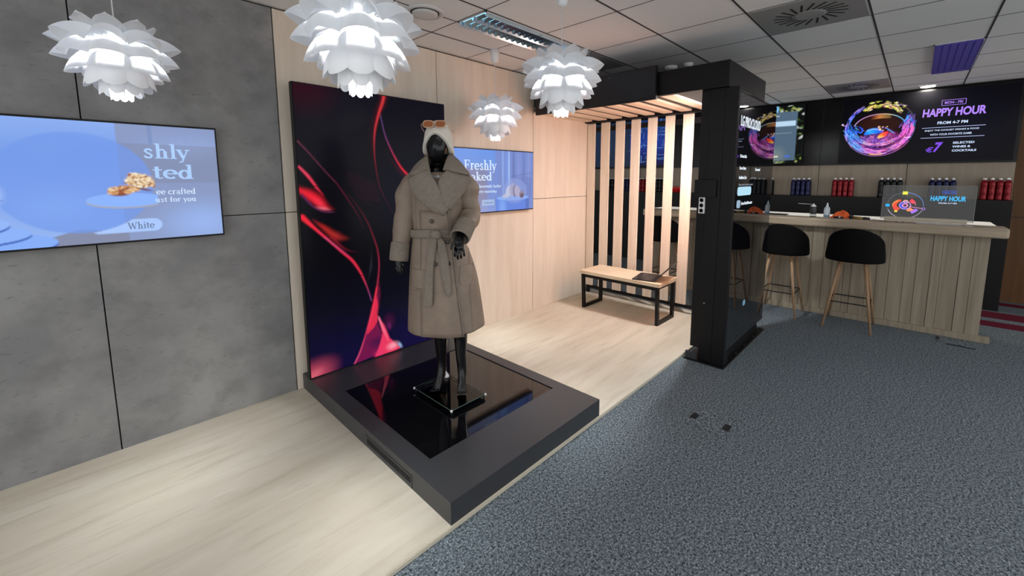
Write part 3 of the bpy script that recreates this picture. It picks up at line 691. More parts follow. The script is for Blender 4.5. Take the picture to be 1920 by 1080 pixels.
# necklace pendant glint
b = MB(MF)
for k in range(7): b.add([(-.045 + .012 * k - .004, -.118 - .002 * k, 1.447 - .004 * (k % 3)), (-.045 + .012 * k, -.123 - .002 * k, 1.455 - .004 * (k % 3)), (-.045 + .012 * k + .006, -.118 - .002 * k, 1.449 - .004 * (k % 3)), (-.045 + .012 * k + .001, -.121, 1.438 - .003 * k)], [(0, 1, 2), (0, 2, 3)])
b.build('necklace', M['silver'], ma)
# glass base plate with bumpers, floor flange and rod
gp = [(1.455, 2.415), (1.455, 1.995), (1.735, 1.995), (1.735, 2.415)]
MB().box(1.453, 1.737, 1.992, 2.418, .1515, .1625).build('glass_base', M['clear'], ma, bevel=.002)
ge = mat('green_glass_edge', lin(84, 104, 100), .2)
for x0_, x1_, y0_, y1_ in ((1.4535, 1.7365, 1.9917, 1.9925), (1.4535, 1.7365, 2.4175, 2.4183), (1.4527, 1.4535, 1.9915, 2.4185), (1.7365, 1.7373, 1.9915, 2.4185)):
    MB().box(x0_, x1_, y0_, y1_, .158, .1632).build('glass_edge', ge, ma)
for x, y in gp:
    MB().box(x - .0065, x + .0065, y - .0065, y + .0065, .1505, .1642).build('corner_bumper', M['white'], ma, bevel=.003)
    MB().lathe([(.006, 0), (.006, .0195)], (x + (.008 if x < 1.6 else -.008), y + (.008 if y < 2.2 else -.008), ZB - .006), 12).build('base_foot', M['black'], ma)
fl_ = MF.inverted() @ Vector((1.700, 2.385, .1625))
b = MB().lathe([(.021, 0), (.021, .006), (.011, .010), (.007, .036), (.004, .040)], (1.700, 2.385, .1625), 18)
b.build('rod_flange', M['white'], ma, True)
MB().tube([(1.700, 2.385, .20), (1.690, 2.375, .42), (1.66, 2.33, .75)], .005, 8).build('support_rod', M['steel'], ma, True)

# ------------------------------------------------------------------ coat
co = empty('coat', tuple(MF @ Vector((0, 0, .42))), YAW, label='long belted taupe shearling coat with wide fur lapels, worn by black mannequin', cat='coat')
#        z     cx     a     bf(front) bb(back)
RG = [(1.475, -.020, .135, .088, .085), (1.44, -.030, .180, .112, .105), (1.38, -.035, .182, .130, .118), (1.28, -.038, .172, .142, .118),
      (1.17, -.042, .164, .138, .112), (1.085, -.045, .158, .130, .108), (1.03, -.040, .170, .138, .118), (.93, -.025, .198, .158, .135),
      (.80, -.012, .222, .176, .150), (.65, -.006, .238, .190, .165), (.52, -.003, .250, .200, .175), (.435, -.001, .257, .205, .182)]
zs_ = [r[0] for r in RG][::-1]
def rg(z): return [float(np.interp(z, zs_, [r[k] for r in RG][::-1])) for k in (1, 2, 3, 4)]
def fold(th, z):
    d = max(0, 1.05 - z) / .6
    return 1 + d * (.018 * math.sin(5 * th + .6) + .014 * math.sin(9 * th + 2.1)) + (.010 * math.sin(26 * z + 2 * th) if 1.1 < z < 1.3 else 0)
def front(x, z, off=0):
    cx, a, bf, bb = rg(z); t = max(-.985, min(.985, (x - cx) / a))
    th = -math.acos(t)
    return (x, -(bf * abs(math.sin(th)) ** .9) * fold(th, z) - off, z)
b = MB(MF); rings = []
for z in [1.475, 1.455, 1.43, 1.40, 1.36, 1.32, 1.28, 1.24, 1.20, 1.16, 1.12, 1.085, 1.05, 1.01, .96, .90, .84, .78, .72, .66, .60, .54, .48, .435]:
    cx, a, bf, bb = rg(z); ring = []
    for k in range(64):
        th = 2 * math.pi * k / 64; c, s_ = math.cos(th), math.sin(th); f = fold(th if th <= math.pi else th - 2 * math.pi, z)
        dz = .016 * (c * .5) if z < .5 else 0
        ring.append((cx + a * c * f, (bb if s_ > 0 else bf) * (abs(s_) ** .9) * (1 if s_ > 0 else -1) * f, z + dz))
    rings.append(ring)
b.loft(rings, caps=False).build('coat_body', M['suede'], co, True, solid=.010, soff=-1, sub=1)
# overlapping front flap
def edge_x(z): return float(np.interp(z, [.435, .65, .9, 1.1, 1.235], [.146, .118, .088, .066, .048]))
b = MB(MF)
b.grid(lambda u, w_: front(-.13 + (edge_x(.432 + .80 * w_) + .13) * u, .432 + .80 * w_, .002 + .010 * u), 12, 26)
b.build('front_flap', M['suede'], co, True, solid=.006, soff=1)
b = MB(MF); b.tube([front(edge_x(z), z, .014) for z in np.linspace(.432, 1.232, 28)], .0045, 8)
b.build('flap_trim', M['fur'], co, True)
# lapels and collar
def lapel(name, inner, outer, off, th):
    def interp(L, s): 
        k = s * (len(L) - 1); i = min(int(k), len(L) - 2); f = k - i
        return [L[i][j] * (1 - f) + L[i + 1][j] * f for j in (0, 1)]
    def fn(u, s):
        a, c = interp(inner, s), interp(outer, s); x, z = a[0] * (1 - u) + c[0] * u, a[1] * (1 - u) + c[1] * u
        x0, y0, z0 = front(x, z); return (x0, y0 - off - .022 * math.sin(math.pi * min(1, u * .9 + .05)) ** .7, z0)
    b = MB(MF); b.grid(fn, 10, 16); return b.build(name, M['fur'], co, True, solid=th, soff=-1, sub=1)
lapel('lapel', [(-.062, 1.478), (-.030, 1.43), (-.002, 1.38), (.020, 1.32), (.049, 1.232)], [(-.185, 1.428), (-.165, 1.368), (-.100, 1.295), (-.035, 1.243), (.044, 1.220)], .034, .026)
lapel('lapel', [(.062, 1.480), (.024, 1.45), (.004, 1.405), (.014, 1.35), (.046, 1.258)], [(.188, 1.432), (.168, 1.385), (.134, 1.342), (.094, 1.290), (.056, 1.240)], .026, .026)
inn = [(-.046, -.128, 1.470), (-.062, -.108, 1.515), (-.082, -.055, 1.572), (-.085, .02, 1.592), (-.055, .072, 1.598), (-.02, .085, 1.600), (.015, .07, 1.598), (.042, .02, 1.592), (.040, -.055, 1.572), (.028, -.108, 1.518), (.018, -.126, 1.475)]
out = [(-.112, -.160, 1.462), (-.178, -.142, 1.447), (-.212, -.060, 1.450), (-.195, .04, 1.462), (-.12, .125, 1.455), (-.02, .150, 1.450), (.08, .125, 1.455), (.160, .04, 1.462), (.188, -.060, 1.454), (.162, -.138, 1.458), (.088, -.156, 1.474)]
def colfn(u, s):
    k = s * (len(inn) - 1); i = min(int(k), len(inn) - 2); f = k - i
    a = Vector(inn[i]).lerp(Vector(inn[i + 1]), f); c = Vector(out[i]).lerp(Vector(out[i + 1]), f)
    q = a.lerp(c, u); n = Vector((q.x + .02, q.y, 0)); n.normalize()
    h = math.sin(math.pi * (u * .85 + .1)); return tuple(q + n * .010 * h + Vector((0, 0, .016 * h)))
b = MB(MF); b.grid(colfn, 9, 41); b.build('collar', M['fur'], co, True, solid=.014, soff=-1, sub=1)
# sleeves with cuffs
def sleeve(path, rad, wr, seed):
    P = [Vector(q) for q in path]; k = 40; b = MB(MF); rings = []; rnd = random.Random(seed); ph = [rnd.uniform(0, 6.28) for _ in range(4)]
    A = [2 * P[0] - P[1]] + P + [2 * P[-1] - P[-2]]; pts = []; rr = []
    for i in range(len(P) - 1):
        for t in (0, .2, .4, .6, .8):
            a_, b_, c_, d_ = A[i:i + 4]
            pts.append(.5 * ((2 * b_) + (c_ - a_) * t + (2 * a_ - 5 * b_ + 4 * c_ - d_) * t * t + (3 * b_ - a_ - 3 * c_ + d_) * t ** 3)); rr.append(rad[i] * (1 - t) + rad[i + 1] * t)
    pts.append(P[-1]); rr.append(rad[-1]); ref = Vector((0, -1, 0))
    for i, q in enumerate(pts):
        t = (pts[min(i + 1, len(pts) - 1)] - pts[max(i - 1, 0)]).normalized(); a_ = (ref - t * ref.dot(t)).normalized(); ref = a_; c_ = t.cross(a_); s = i / (len(pts) - 1)
        rings.append([q + (a_ * math.cos(2 * math.pi * j / k) + c_ * math.sin(2 * math.pi * j / k)) * rr[i] * (1 + wr * (math.sin(15 * s + ph[0] + 1.3 * math.sin(2 * math.pi * j / k + ph[1])) * .6 + math.sin(27 * s + 2 * math.pi * j / k + ph[2]) * .4) * math.sin(math.pi * min(1, s * 1.1))) for j in range(k)])
    b.loft(rings, caps=False).build('sleeve', M['suede'], co, True, solid=.007, soff=-1, sub=1)
def cuff(p0, p1, r):
    p0, p1 = Vector(p0), Vector(p1); t = (p1 - p0).normalized(); a_ = Vector((1, 0, 0)); a_ = (a_ - t * a_.dot(t)).normalized(); c_ = t.cross(a_); L = (p1 - p0).length
    prof = [(-.004, .80), (-.002, .95), (.008, 1.03), (L * .3, 1.02), (L * .7, 1.04), (L - .006, 1.03), (L, .96), (L - .002, .86), (L - .03, .80), (L - .06, .78)]
    MB(MF).loft([[p0 + t * d + (a_ * math.cos(2 * math.pi * k / 32) + c_ * math.sin(2 * math.pi * k / 32)) * r * f for k in range(32)] for d, f in prof], caps=False).build('cuff', M['fur'], co, True, sub=1)
sleeve([(-.135, .01, 1.435), (-.195, .005, 1.395), (-.232, 0, 1.30), (-.250, -.008, 1.18), (-.264, -.03, 1.08), (-.278, -.055, 1.005)], [.050, .078, .079, .074, .066, .050], .13, 4)
cuff((-.276, -.052, 1.020), (-.287, -.070, .900), .059)
sleeve([(.078, .01, 1.435), (.130, .005, 1.395), (.160, .008, 1.31), (.172, .010, 1.215), (.170, -.05, 1.162), (.160, -.14, 1.140)], [.050, .078, .074, .066, .064, .050], .20, 9)
cuff((.166, -.135, 1.152), (.138, -.240, 1.074), .061)
# belt, knot, tails
b = MB(MF); rings = []
for k in range(65):
    th = 2 * math.pi * k / 64; ring = []
    for q in range(10):
        f = 2 * math.pi * q / 10; dz = .027 * math.sin(f); do = .012 + .006 * math.cos(f); z = 1.085 + dz
        cx, a, bf, bb = rg(z); s_ = math.sin(th); zz = .010 * math.sin(th * 3)
        ring.append((cx + (a + do) * math.cos(th), ((bb if s_ > 0 else bf) + do + (.014 if s_ < 0 else 0) * abs(s_)) * abs(s_) ** .9 * (1 if s_ > 0 else -1), z + zz * .4))
    rings.append(ring)
b.loft(rings, caps=False).build('belt', M['fur'], co, True)
b = MB(MF); b.tube([(-.052, -.172, 1.098), (-.035, -.186, 1.094), (-.016, -.192, 1.088), (.004, -.188, 1.082), (.016, -.176, 1.076)], [.014, .026, .030, .025, .012], 14, flat=.75)
b.build('belt_knot', M['fur'], co, True, sub=1)
def tail(pts, w, nm='belt_tail'):
    b = MB(MF); rings = []
    for i, (x, z) in enumerate(pts):
        x_, y_, z_ = front(x, z, .030 + (.012 if i == 0 else 0)); hw = w[i]
        sl = 0 if i == 0 else (pts[i][0] - pts[i - 1][0]) / (pts[i - 1][1] - pts[i][1])
        rings.append([(x_ + hw * math.cos(2 * math.pi * k / 14), y_ + .009 * math.sin(2 * math.pi * k / 14), z_ + hw * math.cos(2 * math.pi * k / 14) * sl) for k in range(14)])
    b.loft(rings).build(nm, M['fur'], co, True, sub=1)
tail([(-.026, 1.08), (-.040, 1.05), (-.052, .98), (-.058, .90), (-.064, .80), (-.071, .70), (-.076, .645), (-.076, .636)], [.018, .026, .027, .024, .026, .030, .033, .024])
tail([(-.002, 1.075), (.010, 1.03), (.022, .97), (.034, .88), (.046, .78), (.056, .72), (.058, .70)], [.016, .022, .028, .030, .026, .020, .008])
for x, z in ((-.047, 1.167), (.046, 1.035), (-.026, .900), (.056, .903)):
    x_, y_, z_ = front(x, z, .016); MB(MF).add(*(lambda pr: (pr.v, pr.f))(MB().loft([[(x_ + r_ * math.cos(2 * math.pi * k / 18), y_ - d, z_ + r_ * math.sin(2 * math.pi * k / 18)) for k in range(18)] for r_, d in ((.013, 0), (.0135, .005), (.011, .008), (.004, .006))]))).build('button', M['button'], co, True)
# patch pockets, seams
def pocket(x0, x1, z0, z1, rd):
    def fn(u, w_):
        z = z0 + (z1 - z0) * w_; inset = rd * (1 - math.sqrt(max(0, 1 - max(0, 1 - w_ * (z1 - z0) / rd) ** 2))) if w_ * (z1 - z0) < rd else 0
        return front(x0 + inset + (x1 - x0 - 2 * inset) * u, z, .0045)
    b = MB(MF); b.grid(fn, 14, 14); b.build('pocket', M['suede'], co, True, solid=.003, soff=1)
pocket(-.205, -.075, .735, .860, .05); pocket(.120, .195, .745, .880, .04)
sm_ = lambda pts, r_=.0016: MB(MF).tube(pts, r_, 6).build('seam', M['fur'], co, True)
sm_([front(x, .715 + .02 * math.sin((x + .2) * 9), .0015) for x in np.linspace(-.215, .10, 14)])
sm_([front(.165 + .03 * (1 - (z - .45) / .5), z, .001) for z in np.linspace(.45, .98, 14)])
sm_([front(-.16 - .02 * (1.05 - z), z, .001) for z in np.linspace(1.12, 1.36, 8)])
sm_([front(-.10 + .012 * k, 1.235 - .004 * k, .0015) for k in range(5)]); sm_([front(.10 + .010 * k, 1.268 - .003 * k, .0015) for k in range(4)])

# ------------------------------------------------------------------ beanie and sunglasses
be = MB(MF); rings = []
for gq, gr in ((-.03, -.004), (-.04, .004), (-.01, .009), (.10, .008), (.16, .003), (.3, .002), (.45, 0), (.6, 0), (.75, 0), (.88, 0), (.96, 0), (1.0, 0)):
    rr = []
    for k in range(56):
        th = 2 * math.pi * k / 56; c, s_ = math.cos(th), math.sin(th)
        rim = 1.592 + (.122 * (-s_) ** 1.5 if s_ < 0 else -.03 * s_)
        zf = (rim - 1.592) / .20; q = gq; z = rim + (1.800 - rim) * q
        t = math.sqrt(max(.0015, 1 - max(0, (z - 1.63) / .1705) ** 2.8)); rib = 1 + .006 * math.sin(th * 28)
        rr.append((HC.x + .002 + (.091 + gr) * t * c * rib, HC.y + .008 + (.116 + gr) * t * s_ * rib, z))
    rings.append(rr)
o = be.loft(rings).build('beanie', M['knit'], None, True, sub=1)
tag(o, 'cream knitted beanie pulled round the black faceless head', 'hat')
sg = empty('sunglasses', tuple(MF @ Vector((-.026, -.10, 1.765))), YAW, label='amber-lensed sunglasses with pale rose frame resting on the cream beanie', cat='sunglasses')
for sx in (-1, 1):
    cx = -.026 + sx * .037; pts = []
    for k in range(20):
        th = 2 * math.pi * k / 20; c, s_ = math.cos(th), math.sin(th)
        X_ = .031 * abs(c) ** .55 * (1 if c > 0 else -1); Z_ = .021 * abs(s_) ** .6 * (1 if s_ > 0 else -1)
        pts.append((cx + X_, -.108 + .30 * Z_, 1.764 + Z_))
    MB(MF).tube(pts + [pts[0]], .0032, 8, caps=False).build('frame', M['gold'], sg, True)
    MB(MF).prism(pts, (0, .0015, 0)).build('lens', M['lens'], sg)
    MB(MF).tube([(cx + sx * .031, -.106, 1.768), (cx + sx * .050, -.085, 1.762), (cx + sx * .058, -.03, 1.746), (cx + sx * .058, .035, 1.728)], .0028, 6).build('temple', M['gold'], sg, True)
MB(MF).tube([(-.036, -.107, 1.770), (-.026, -.108, 1.774), (-.016, -.107, 1.770)], .0028, 8).build('bridge', M['gold'], sg, True)
# ------------------------------------------------------------------ slatted pergola
pg = empty('pergola', (4.2, 2.2, PZ), label='black framed pergola with pale wood slats over the bench', cat='pergola')
SL = [(3.135, 3.252), (2.917, 3.042), (2.702, 2.826), (2.491, 2.609), (2.277, 2.390), (2.064, 2.173), (1.847, 1.966), (1.632, 1.750)]
MB().box(3.55, 3.60, 1.14, 3.135, 2.318, 2.519).build('fascia', M['black_metal'], pg)
MB().box(3.60, 4.60, 1.14, 1.19, 2.310, 2.519).build('fascia', M['black_metal'], pg)
MB().box(3.60, 4.74, 1.19, 3.24, 2.40, 2.515).build('roof_panel', M['black'], pg)
MB().box(4.62, 4.67, 1.40, 3.25, 2.31, 2.42).build('beam', M['black_metal'], pg)
for a, b in SL:
    MB().box(3.605, 4.615, a, b, 2.325, 2.345).build('roof_plank', M['wood_plank'], pg, bevel=.003)
    MB().box(4.68, 4.70, a, b, .135, 2.305).build('wall_slat', M['wood_slat'], pg, bevel=.003)
MB().box(3.62, 4.60, 1.40, 3.25, 2.345, 2.36).build('roof_batten', M['black'], pg)
MB().box(3.97, 4.27, 1.425, 1.475, 2.318, 2.345).build('roof_light', M['white_metal'], pg)
MB().box(3.98, 4.26, 1.43, 1.47, 2.315, 2.3185).build('roof_light_lens', emit('cool_white_roof_light', (.95, .98, 1), 1000), pg)
MB().box(4.70, 4.72, 1.42, 3.25, 2.20, 2.26).build('back_rail', M['black_metal'], pg)
MB().box(4.70, 4.725, 1.42, 3.245, .092, .128).build('bottom_rail', M['black_metal'], pg)
MB().box(4.70, 4.722, 3.20, 3.245, PZ, .092).build('rail_foot', M['black_metal'], pg); MB().box(4.70, 4.722, 1.44, 1.485, PZ, .092).build('rail_foot', M['black_metal'], pg)
sd = empty('stretch_display', (3.51, 2.4, 2.283), label='dark switched-off wide display on the pergola fascia', cat='display')
MB().box(3.495, 3.53, 1.722, 3.125, 2.283, 2.567).build('frame', M['bezel'], sd, bevel=.003)
MB().box(3.4935, 3.495, 1.728, 3.119, 2.290, 2.561).build('screen', mat('dark_blue_black_screen', lin(15, 17, 26), .3), sd)
MB().box(3.53, 3.55, 1.85, 2.95, 2.36, 2.48).build('bracket', M['black'], sd)
MB().box(3.493, 3.4937, 2.19, 2.194, 2.530, 2.533).build('standby_lamp', emit('standby_light', (.5, .6, .8), 1.5), sd)

# ------------------------------------------------------------------ tall transparent display stand
ds = empty('display_stand', (4.2, 1.2, 0), label='tall black display stand with a dark mirror-like screen at the pergola corner', cat='display')
MB().box(3.55, 4.83, 1.055, 1.395, .001, .012).build('floor_plate', M['black_metal'], ds, bevel=.002)
MB().box(3.60, 3.76, 1.285, 1.362, .115, 2.37).build('post', M['black_metal'], ds, bevel=.004)
MB().box(3.585, 3.78, 1.172, 1.285, .012, 2.318).build('post', M['black_metal'], ds, bevel=.004)
MB().box(3.555, 3.585, 1.198, 1.372, 1.440, 1.585).build('junction_box', M['black_metal'], ds, bevel=.003)
MB().box(3.58, 3.70, 1.068, 1.170, .012, 2.315).build('post', M['black_metal'], ds, bevel=.004)
MB().box(3.70, 4.76, 1.075, 1.115, .135, 2.295).build('bezel', M['bezel'], ds)
MB().box(3.62, 4.765, 1.0675, 1.0745, .14, 2.29).build('glass', M['oled_glass'], ds)
MB().box(3.79, 4.70, 1.10, 1.19, .012, .09).build('foot_beam', M['black_metal'], ds)
MB().box(4.62, 4.74, 1.115, 1.20, .012, 2.31).build('post', M['black_metal'], ds)
MB().box(3.565, 3.58, 1.29, 1.385, .012, .075).build('foot_bracket', M['plinth'], ds)
for x, y in ((3.60, 1.385), (3.60, 1.08), (4.80, 1.085), (4.80, 1.37), (4.2, 1.078), (3.95, 1.078), (4.5, 1.078)):
    MB().lathe([(.012, 0), (.012, .010), (.006, .012)], (x, y, .012), 6).build('bolt', M['black'], ds)
MB().lathe([(.006, 0), (.006, .01)], (0, 0, 0), 8).build('lock_cap', M['steel'], ds)
bpy.data.objects['lock_cap'].location = (3.58, 1.25, .53)
oo, ou = (0, 1.067, 0), (1, 0, 0)
e_w = emit('screen_text_white', lin(226, 236, 246)); e_dim = emit('screen_text_dim', lin(120, 128, 138)); e_btn = emit('screen_button_pale_blue', lin(180, 224, 244))
sans('lettering', 'LG PRO:CLOUD', oo, ou, uz, nw, 3.665, 2.015, .56, .085, e_w, ds, .015)
for s_, x, z, w, h, m_ in (('Device Info', 3.70, 1.765, .17, .026, e_w), ('Server Status', 3.70, 1.668, .17, .026, e_w), ('Connected', 4.15, 1.662, .15, .026, e_w), ('Installation Code', 3.70, 1.590, .20, .026, e_w), ('--- --- ---', 4.05, 1.596, .12, .008, e_dim), ('Please enter the code to connect', 3.70, 1.535, .40, .018, e_dim), ('Server Reset/Disconnect', 3.80, 1.372, .31, .026, e_w)):
    sans('lettering', s_, oo, ou, uz, nw, x, z, w, h, m_, ds, .01)
def roundrect(name, x0_, x1_, z0_, z1_, r, m, parent, o=oo, u=ou, n=nw, th=.0015):
    pts = []
    for cx, cz, a0 in ((x1_ - r, z1_ - r, 0), (x0_ + r, z1_ - r, 90), (x0_ + r, z0_ + r, 180), (x1_ - r, z0_ + r, 270)):
        for k in range(7): a = R(a0 + 15 * k); pts.append(np.array(o) + np.array(u) * (cx + r * math.cos(a)) + np.array(uz) * (cz + r * math.sin(a)))
    return MB().prism([tuple(q) for q in pts], np.array(n) * th).build(name, m, parent)
roundrect('button_picture', 3.68, 4.06, 1.452, 1.525, .03, e_btn, ds)
roundrect('icon_picture', 3.68, 3.77, 1.350, 1.415, .02, emit('screen_icon_grey', lin(150, 176, 196)), ds)
roundrect('logo_picture', 4.03, 4.10, .440, .490, .02, emit('screen_logo_blue', lin(96, 132, 158)), ds)
# bench-side screen on the far face of the stand, warm picture lighting the slats
bs = empty('bench_side_display', (3.98, 1.38, .62), label='narrow warm-lit display on the stand, facing the bench and slats', cat='display')
MB().box(3.765, 4.19, 1.372, 1.395, .95, 2.27).build('frame', M['bezel'], bs)
MB().box(3.765, 3.80, 1.30, 1.372, .9, 1.4).build('bracket', M['black'], bs)
p = Pic(.405, 1.30, 12); p.grad([(0, (255, 180, 144)), (.62, (255, 174, 136)), (.8, (255, 206, 184)), (1, (245, 240, 238))])
p.mesh('screen', (4.18, 1.3965, .96), (-1, 0, 0), (0, 0, 1), screen_mat('warm_lit_screen', .3, 12.0), bs)
ss = empty('socket_strip', (3.57, 1.30, 1.31), label='white three-socket power strip on black post below junction box', cat='power strip')
MB().box(3.575, 3.599, 1.288, 1.338, 1.300, 1.438).build('housing', M['white'], ss, bevel=.004)
for k in range(3):
    o = MB().lathe([(.0185, 0), (.0185, .003), (.016, .003), (.016, -.0)], (0, 0, 0), 18).build('socket', M['paper'], ss); o.rotation_euler = (0, -math.pi / 2, 0); o.location = (3.5735, 1.313, 1.325 + .044 * k)
    for d in (-.006, .006):
        q = MB().lathe([(.003, 0), (.003, .002)], (0, 0, 0), 8).build('socket_hole', M['gap'], o)
        q.rotation_euler = (0, 0, 0); q.matrix_parent_inverse = Matrix.Identity(4); q.location = (0, d, .0035)

# ------------------------------------------------------------------ bench and laptop
bn = empty('bench', (4.27, 2.39, PZ), label='pale wood bench on black trapezoid legs before the slats', cat='bench')
for k in range(6):
    a = 4.05 + .0755 * k
    MB().box(a + .0008, a + .0745, 1.875, 2.895, .452, .490).build('seat_plank', M['bench_wood'], bn, bevel=.0015)
for y0 in (1.895, 2.845):
    b = MB(); y1 = y0 + .032
    b.obox((4.060, y0, .452), (.040, 0, 0), (0, .032, 0), (.024, 0, -.428)); b.obox((4.448, y0, .452), (.044, 0, 0), (0, .032, 0), (.002, 0, -.428))
    b.box(4.10, 4.45, y0, y1, .425, .452).box(4.12, 4.45, y0, y1, PZ, .060)
    b.build('leg_frame', M['black_metal'], bn)
for x in (4.075, 4.45): MB().box(x, x + .03, 1.927, 2.845, .410, .452).build('side_rail', M['black_metal'], bn)
LF = Matrix.Translation((4.250, 2.115, .4905)) @ Matrix.Rotation(R(11), 4, 'Z'); MW['_lf'] = LF
lp = empty('laptop', (4.25, 2.115, .4905), R(11), label='open black laptop at the near end of the bench', cat='laptop')
MB(LF).box(-.175, .175, -.120, .118, 0, .014).build('base', M['laptop'], lp, bevel=.003)
MB(LF).box(-.15, .15, -.085, .03, .014, .0145).build('keyboard', mat('dark_keys', lin(48, 44, 44), .5), lp)
MB(LF).box(-.05, .05, .045, .108, .014, .0145).build('touchpad', mat('dark_touchpad', lin(56, 51, 50), .3), lp)
al = R(47); dy, dz = -math.cos(al) * .236, math.sin(al) * .236
MB(LF).obox((-.175, -.120, .014), (.35, 0, 0), (0, dy, dz), (0, -.007 * math.sin(al), -.007 * math.cos(al))).build('lid', M['laptop'], lp)
MB(LF).obox((-.165, -.122, .017), (.33, 0, 0), (0, dy * .94, dz * .94), (0, .0008, .0008)).build('screen', mat('dark_laptop_screen', lin(58, 38, 32), .2), lp)
tag(MB().box(4.40, 4.47, 2.20, 2.30, .4902, .4935).build('card', M['paper']), 'small white card on bench between laptop and slats', 'card')

# ------------------------------------------------------------------ bar counter
br = empty('bar_counter', (6.1, 1.2, 0), label='long washed-oak bar counter with thick worktop and grooved front', cat='bar counter')
b = MB(); y = -.56; w_ = [.10, .085, .13, .07, .11, .09, .12]; k = 0
random.seed(5)
while y < 2.93:
    ww = w_[k % 7]; k += 1; d = random.choice((0, .004, .010, .014))
    b.box(5.900 - d, 5.93, y + .0015, min(2.94, y + ww - .0015), .06, 1.04); y += ww
b.build('front_cladding', M['bar_wood'], br)
MB().box(5.93, 6.40, -.545, 2.93, .0, 1.04).build('carcass', M['bar_wood'], br)
MB().box(5.868, 5.93, -.635, 2.95, 0, .062).build('skirting', M['bar_wood'], br, bevel=.004)
MB().box(5.787, 6.075, -.66, 2.992, 1.038, 1.135).build('worktop', M['bar_top'], br, bevel=.018)
MB().box(6.075, 6.56, -.60, 2.97, 1.045, 1.1345).build('rear_worktop', mat('white_worktop_added_glow', lin(236, 232, 222), .3, emit=(.95, .92, .84), es=.42), br, label='white rear worktop with added glow')  # rear worktop is no lamp; emission added to make it bright white

# ------------------------------------------------------------------ back bar unit
bb_ = empty('back_bar_cabinet', (7.76, 2.7, 0), label='long anthracite base cabinet under the bottle niche behind the bar', cat='cabinet')
YE = -.835
b = MB().box(7.42, 7.90, YE, 6.2, .0, 1.3345)
b.build('base_cabinet', M['cabinet'], bb_)
for y in (.385, 1.60, 2.81, 4.03, 5.2): MB().box(7.418, 7.421, y - .002, y + .002, .1, 1.33).build('cabinet_joint', M['gap'], bb_)
wn = tag(MB().box(7.60, XB - .002, YE, 6.2, 1.335, 1.785).build('wall_back_niche', M['niche_wood']), kind='structure')
for y in (.112, 1.085, 2.06, 3.03, 4.0): MB().box(7.597, 7.601, y - .003, y + .003, 1.335, 1.785).build('wall_joint', M['gap'], wn)
wu = tag(MB().box(7.56, XB - .002, YE, 6.2, 1.785, ZC - .0005).build('wall_back_upper', M['black_wall']), kind='structure')
for y in (1.08, 3.18): MB().box(7.557, 7.561, y - .003, y + .003, 1.785, ZC).build('wall_joint', M['gap'], wu)

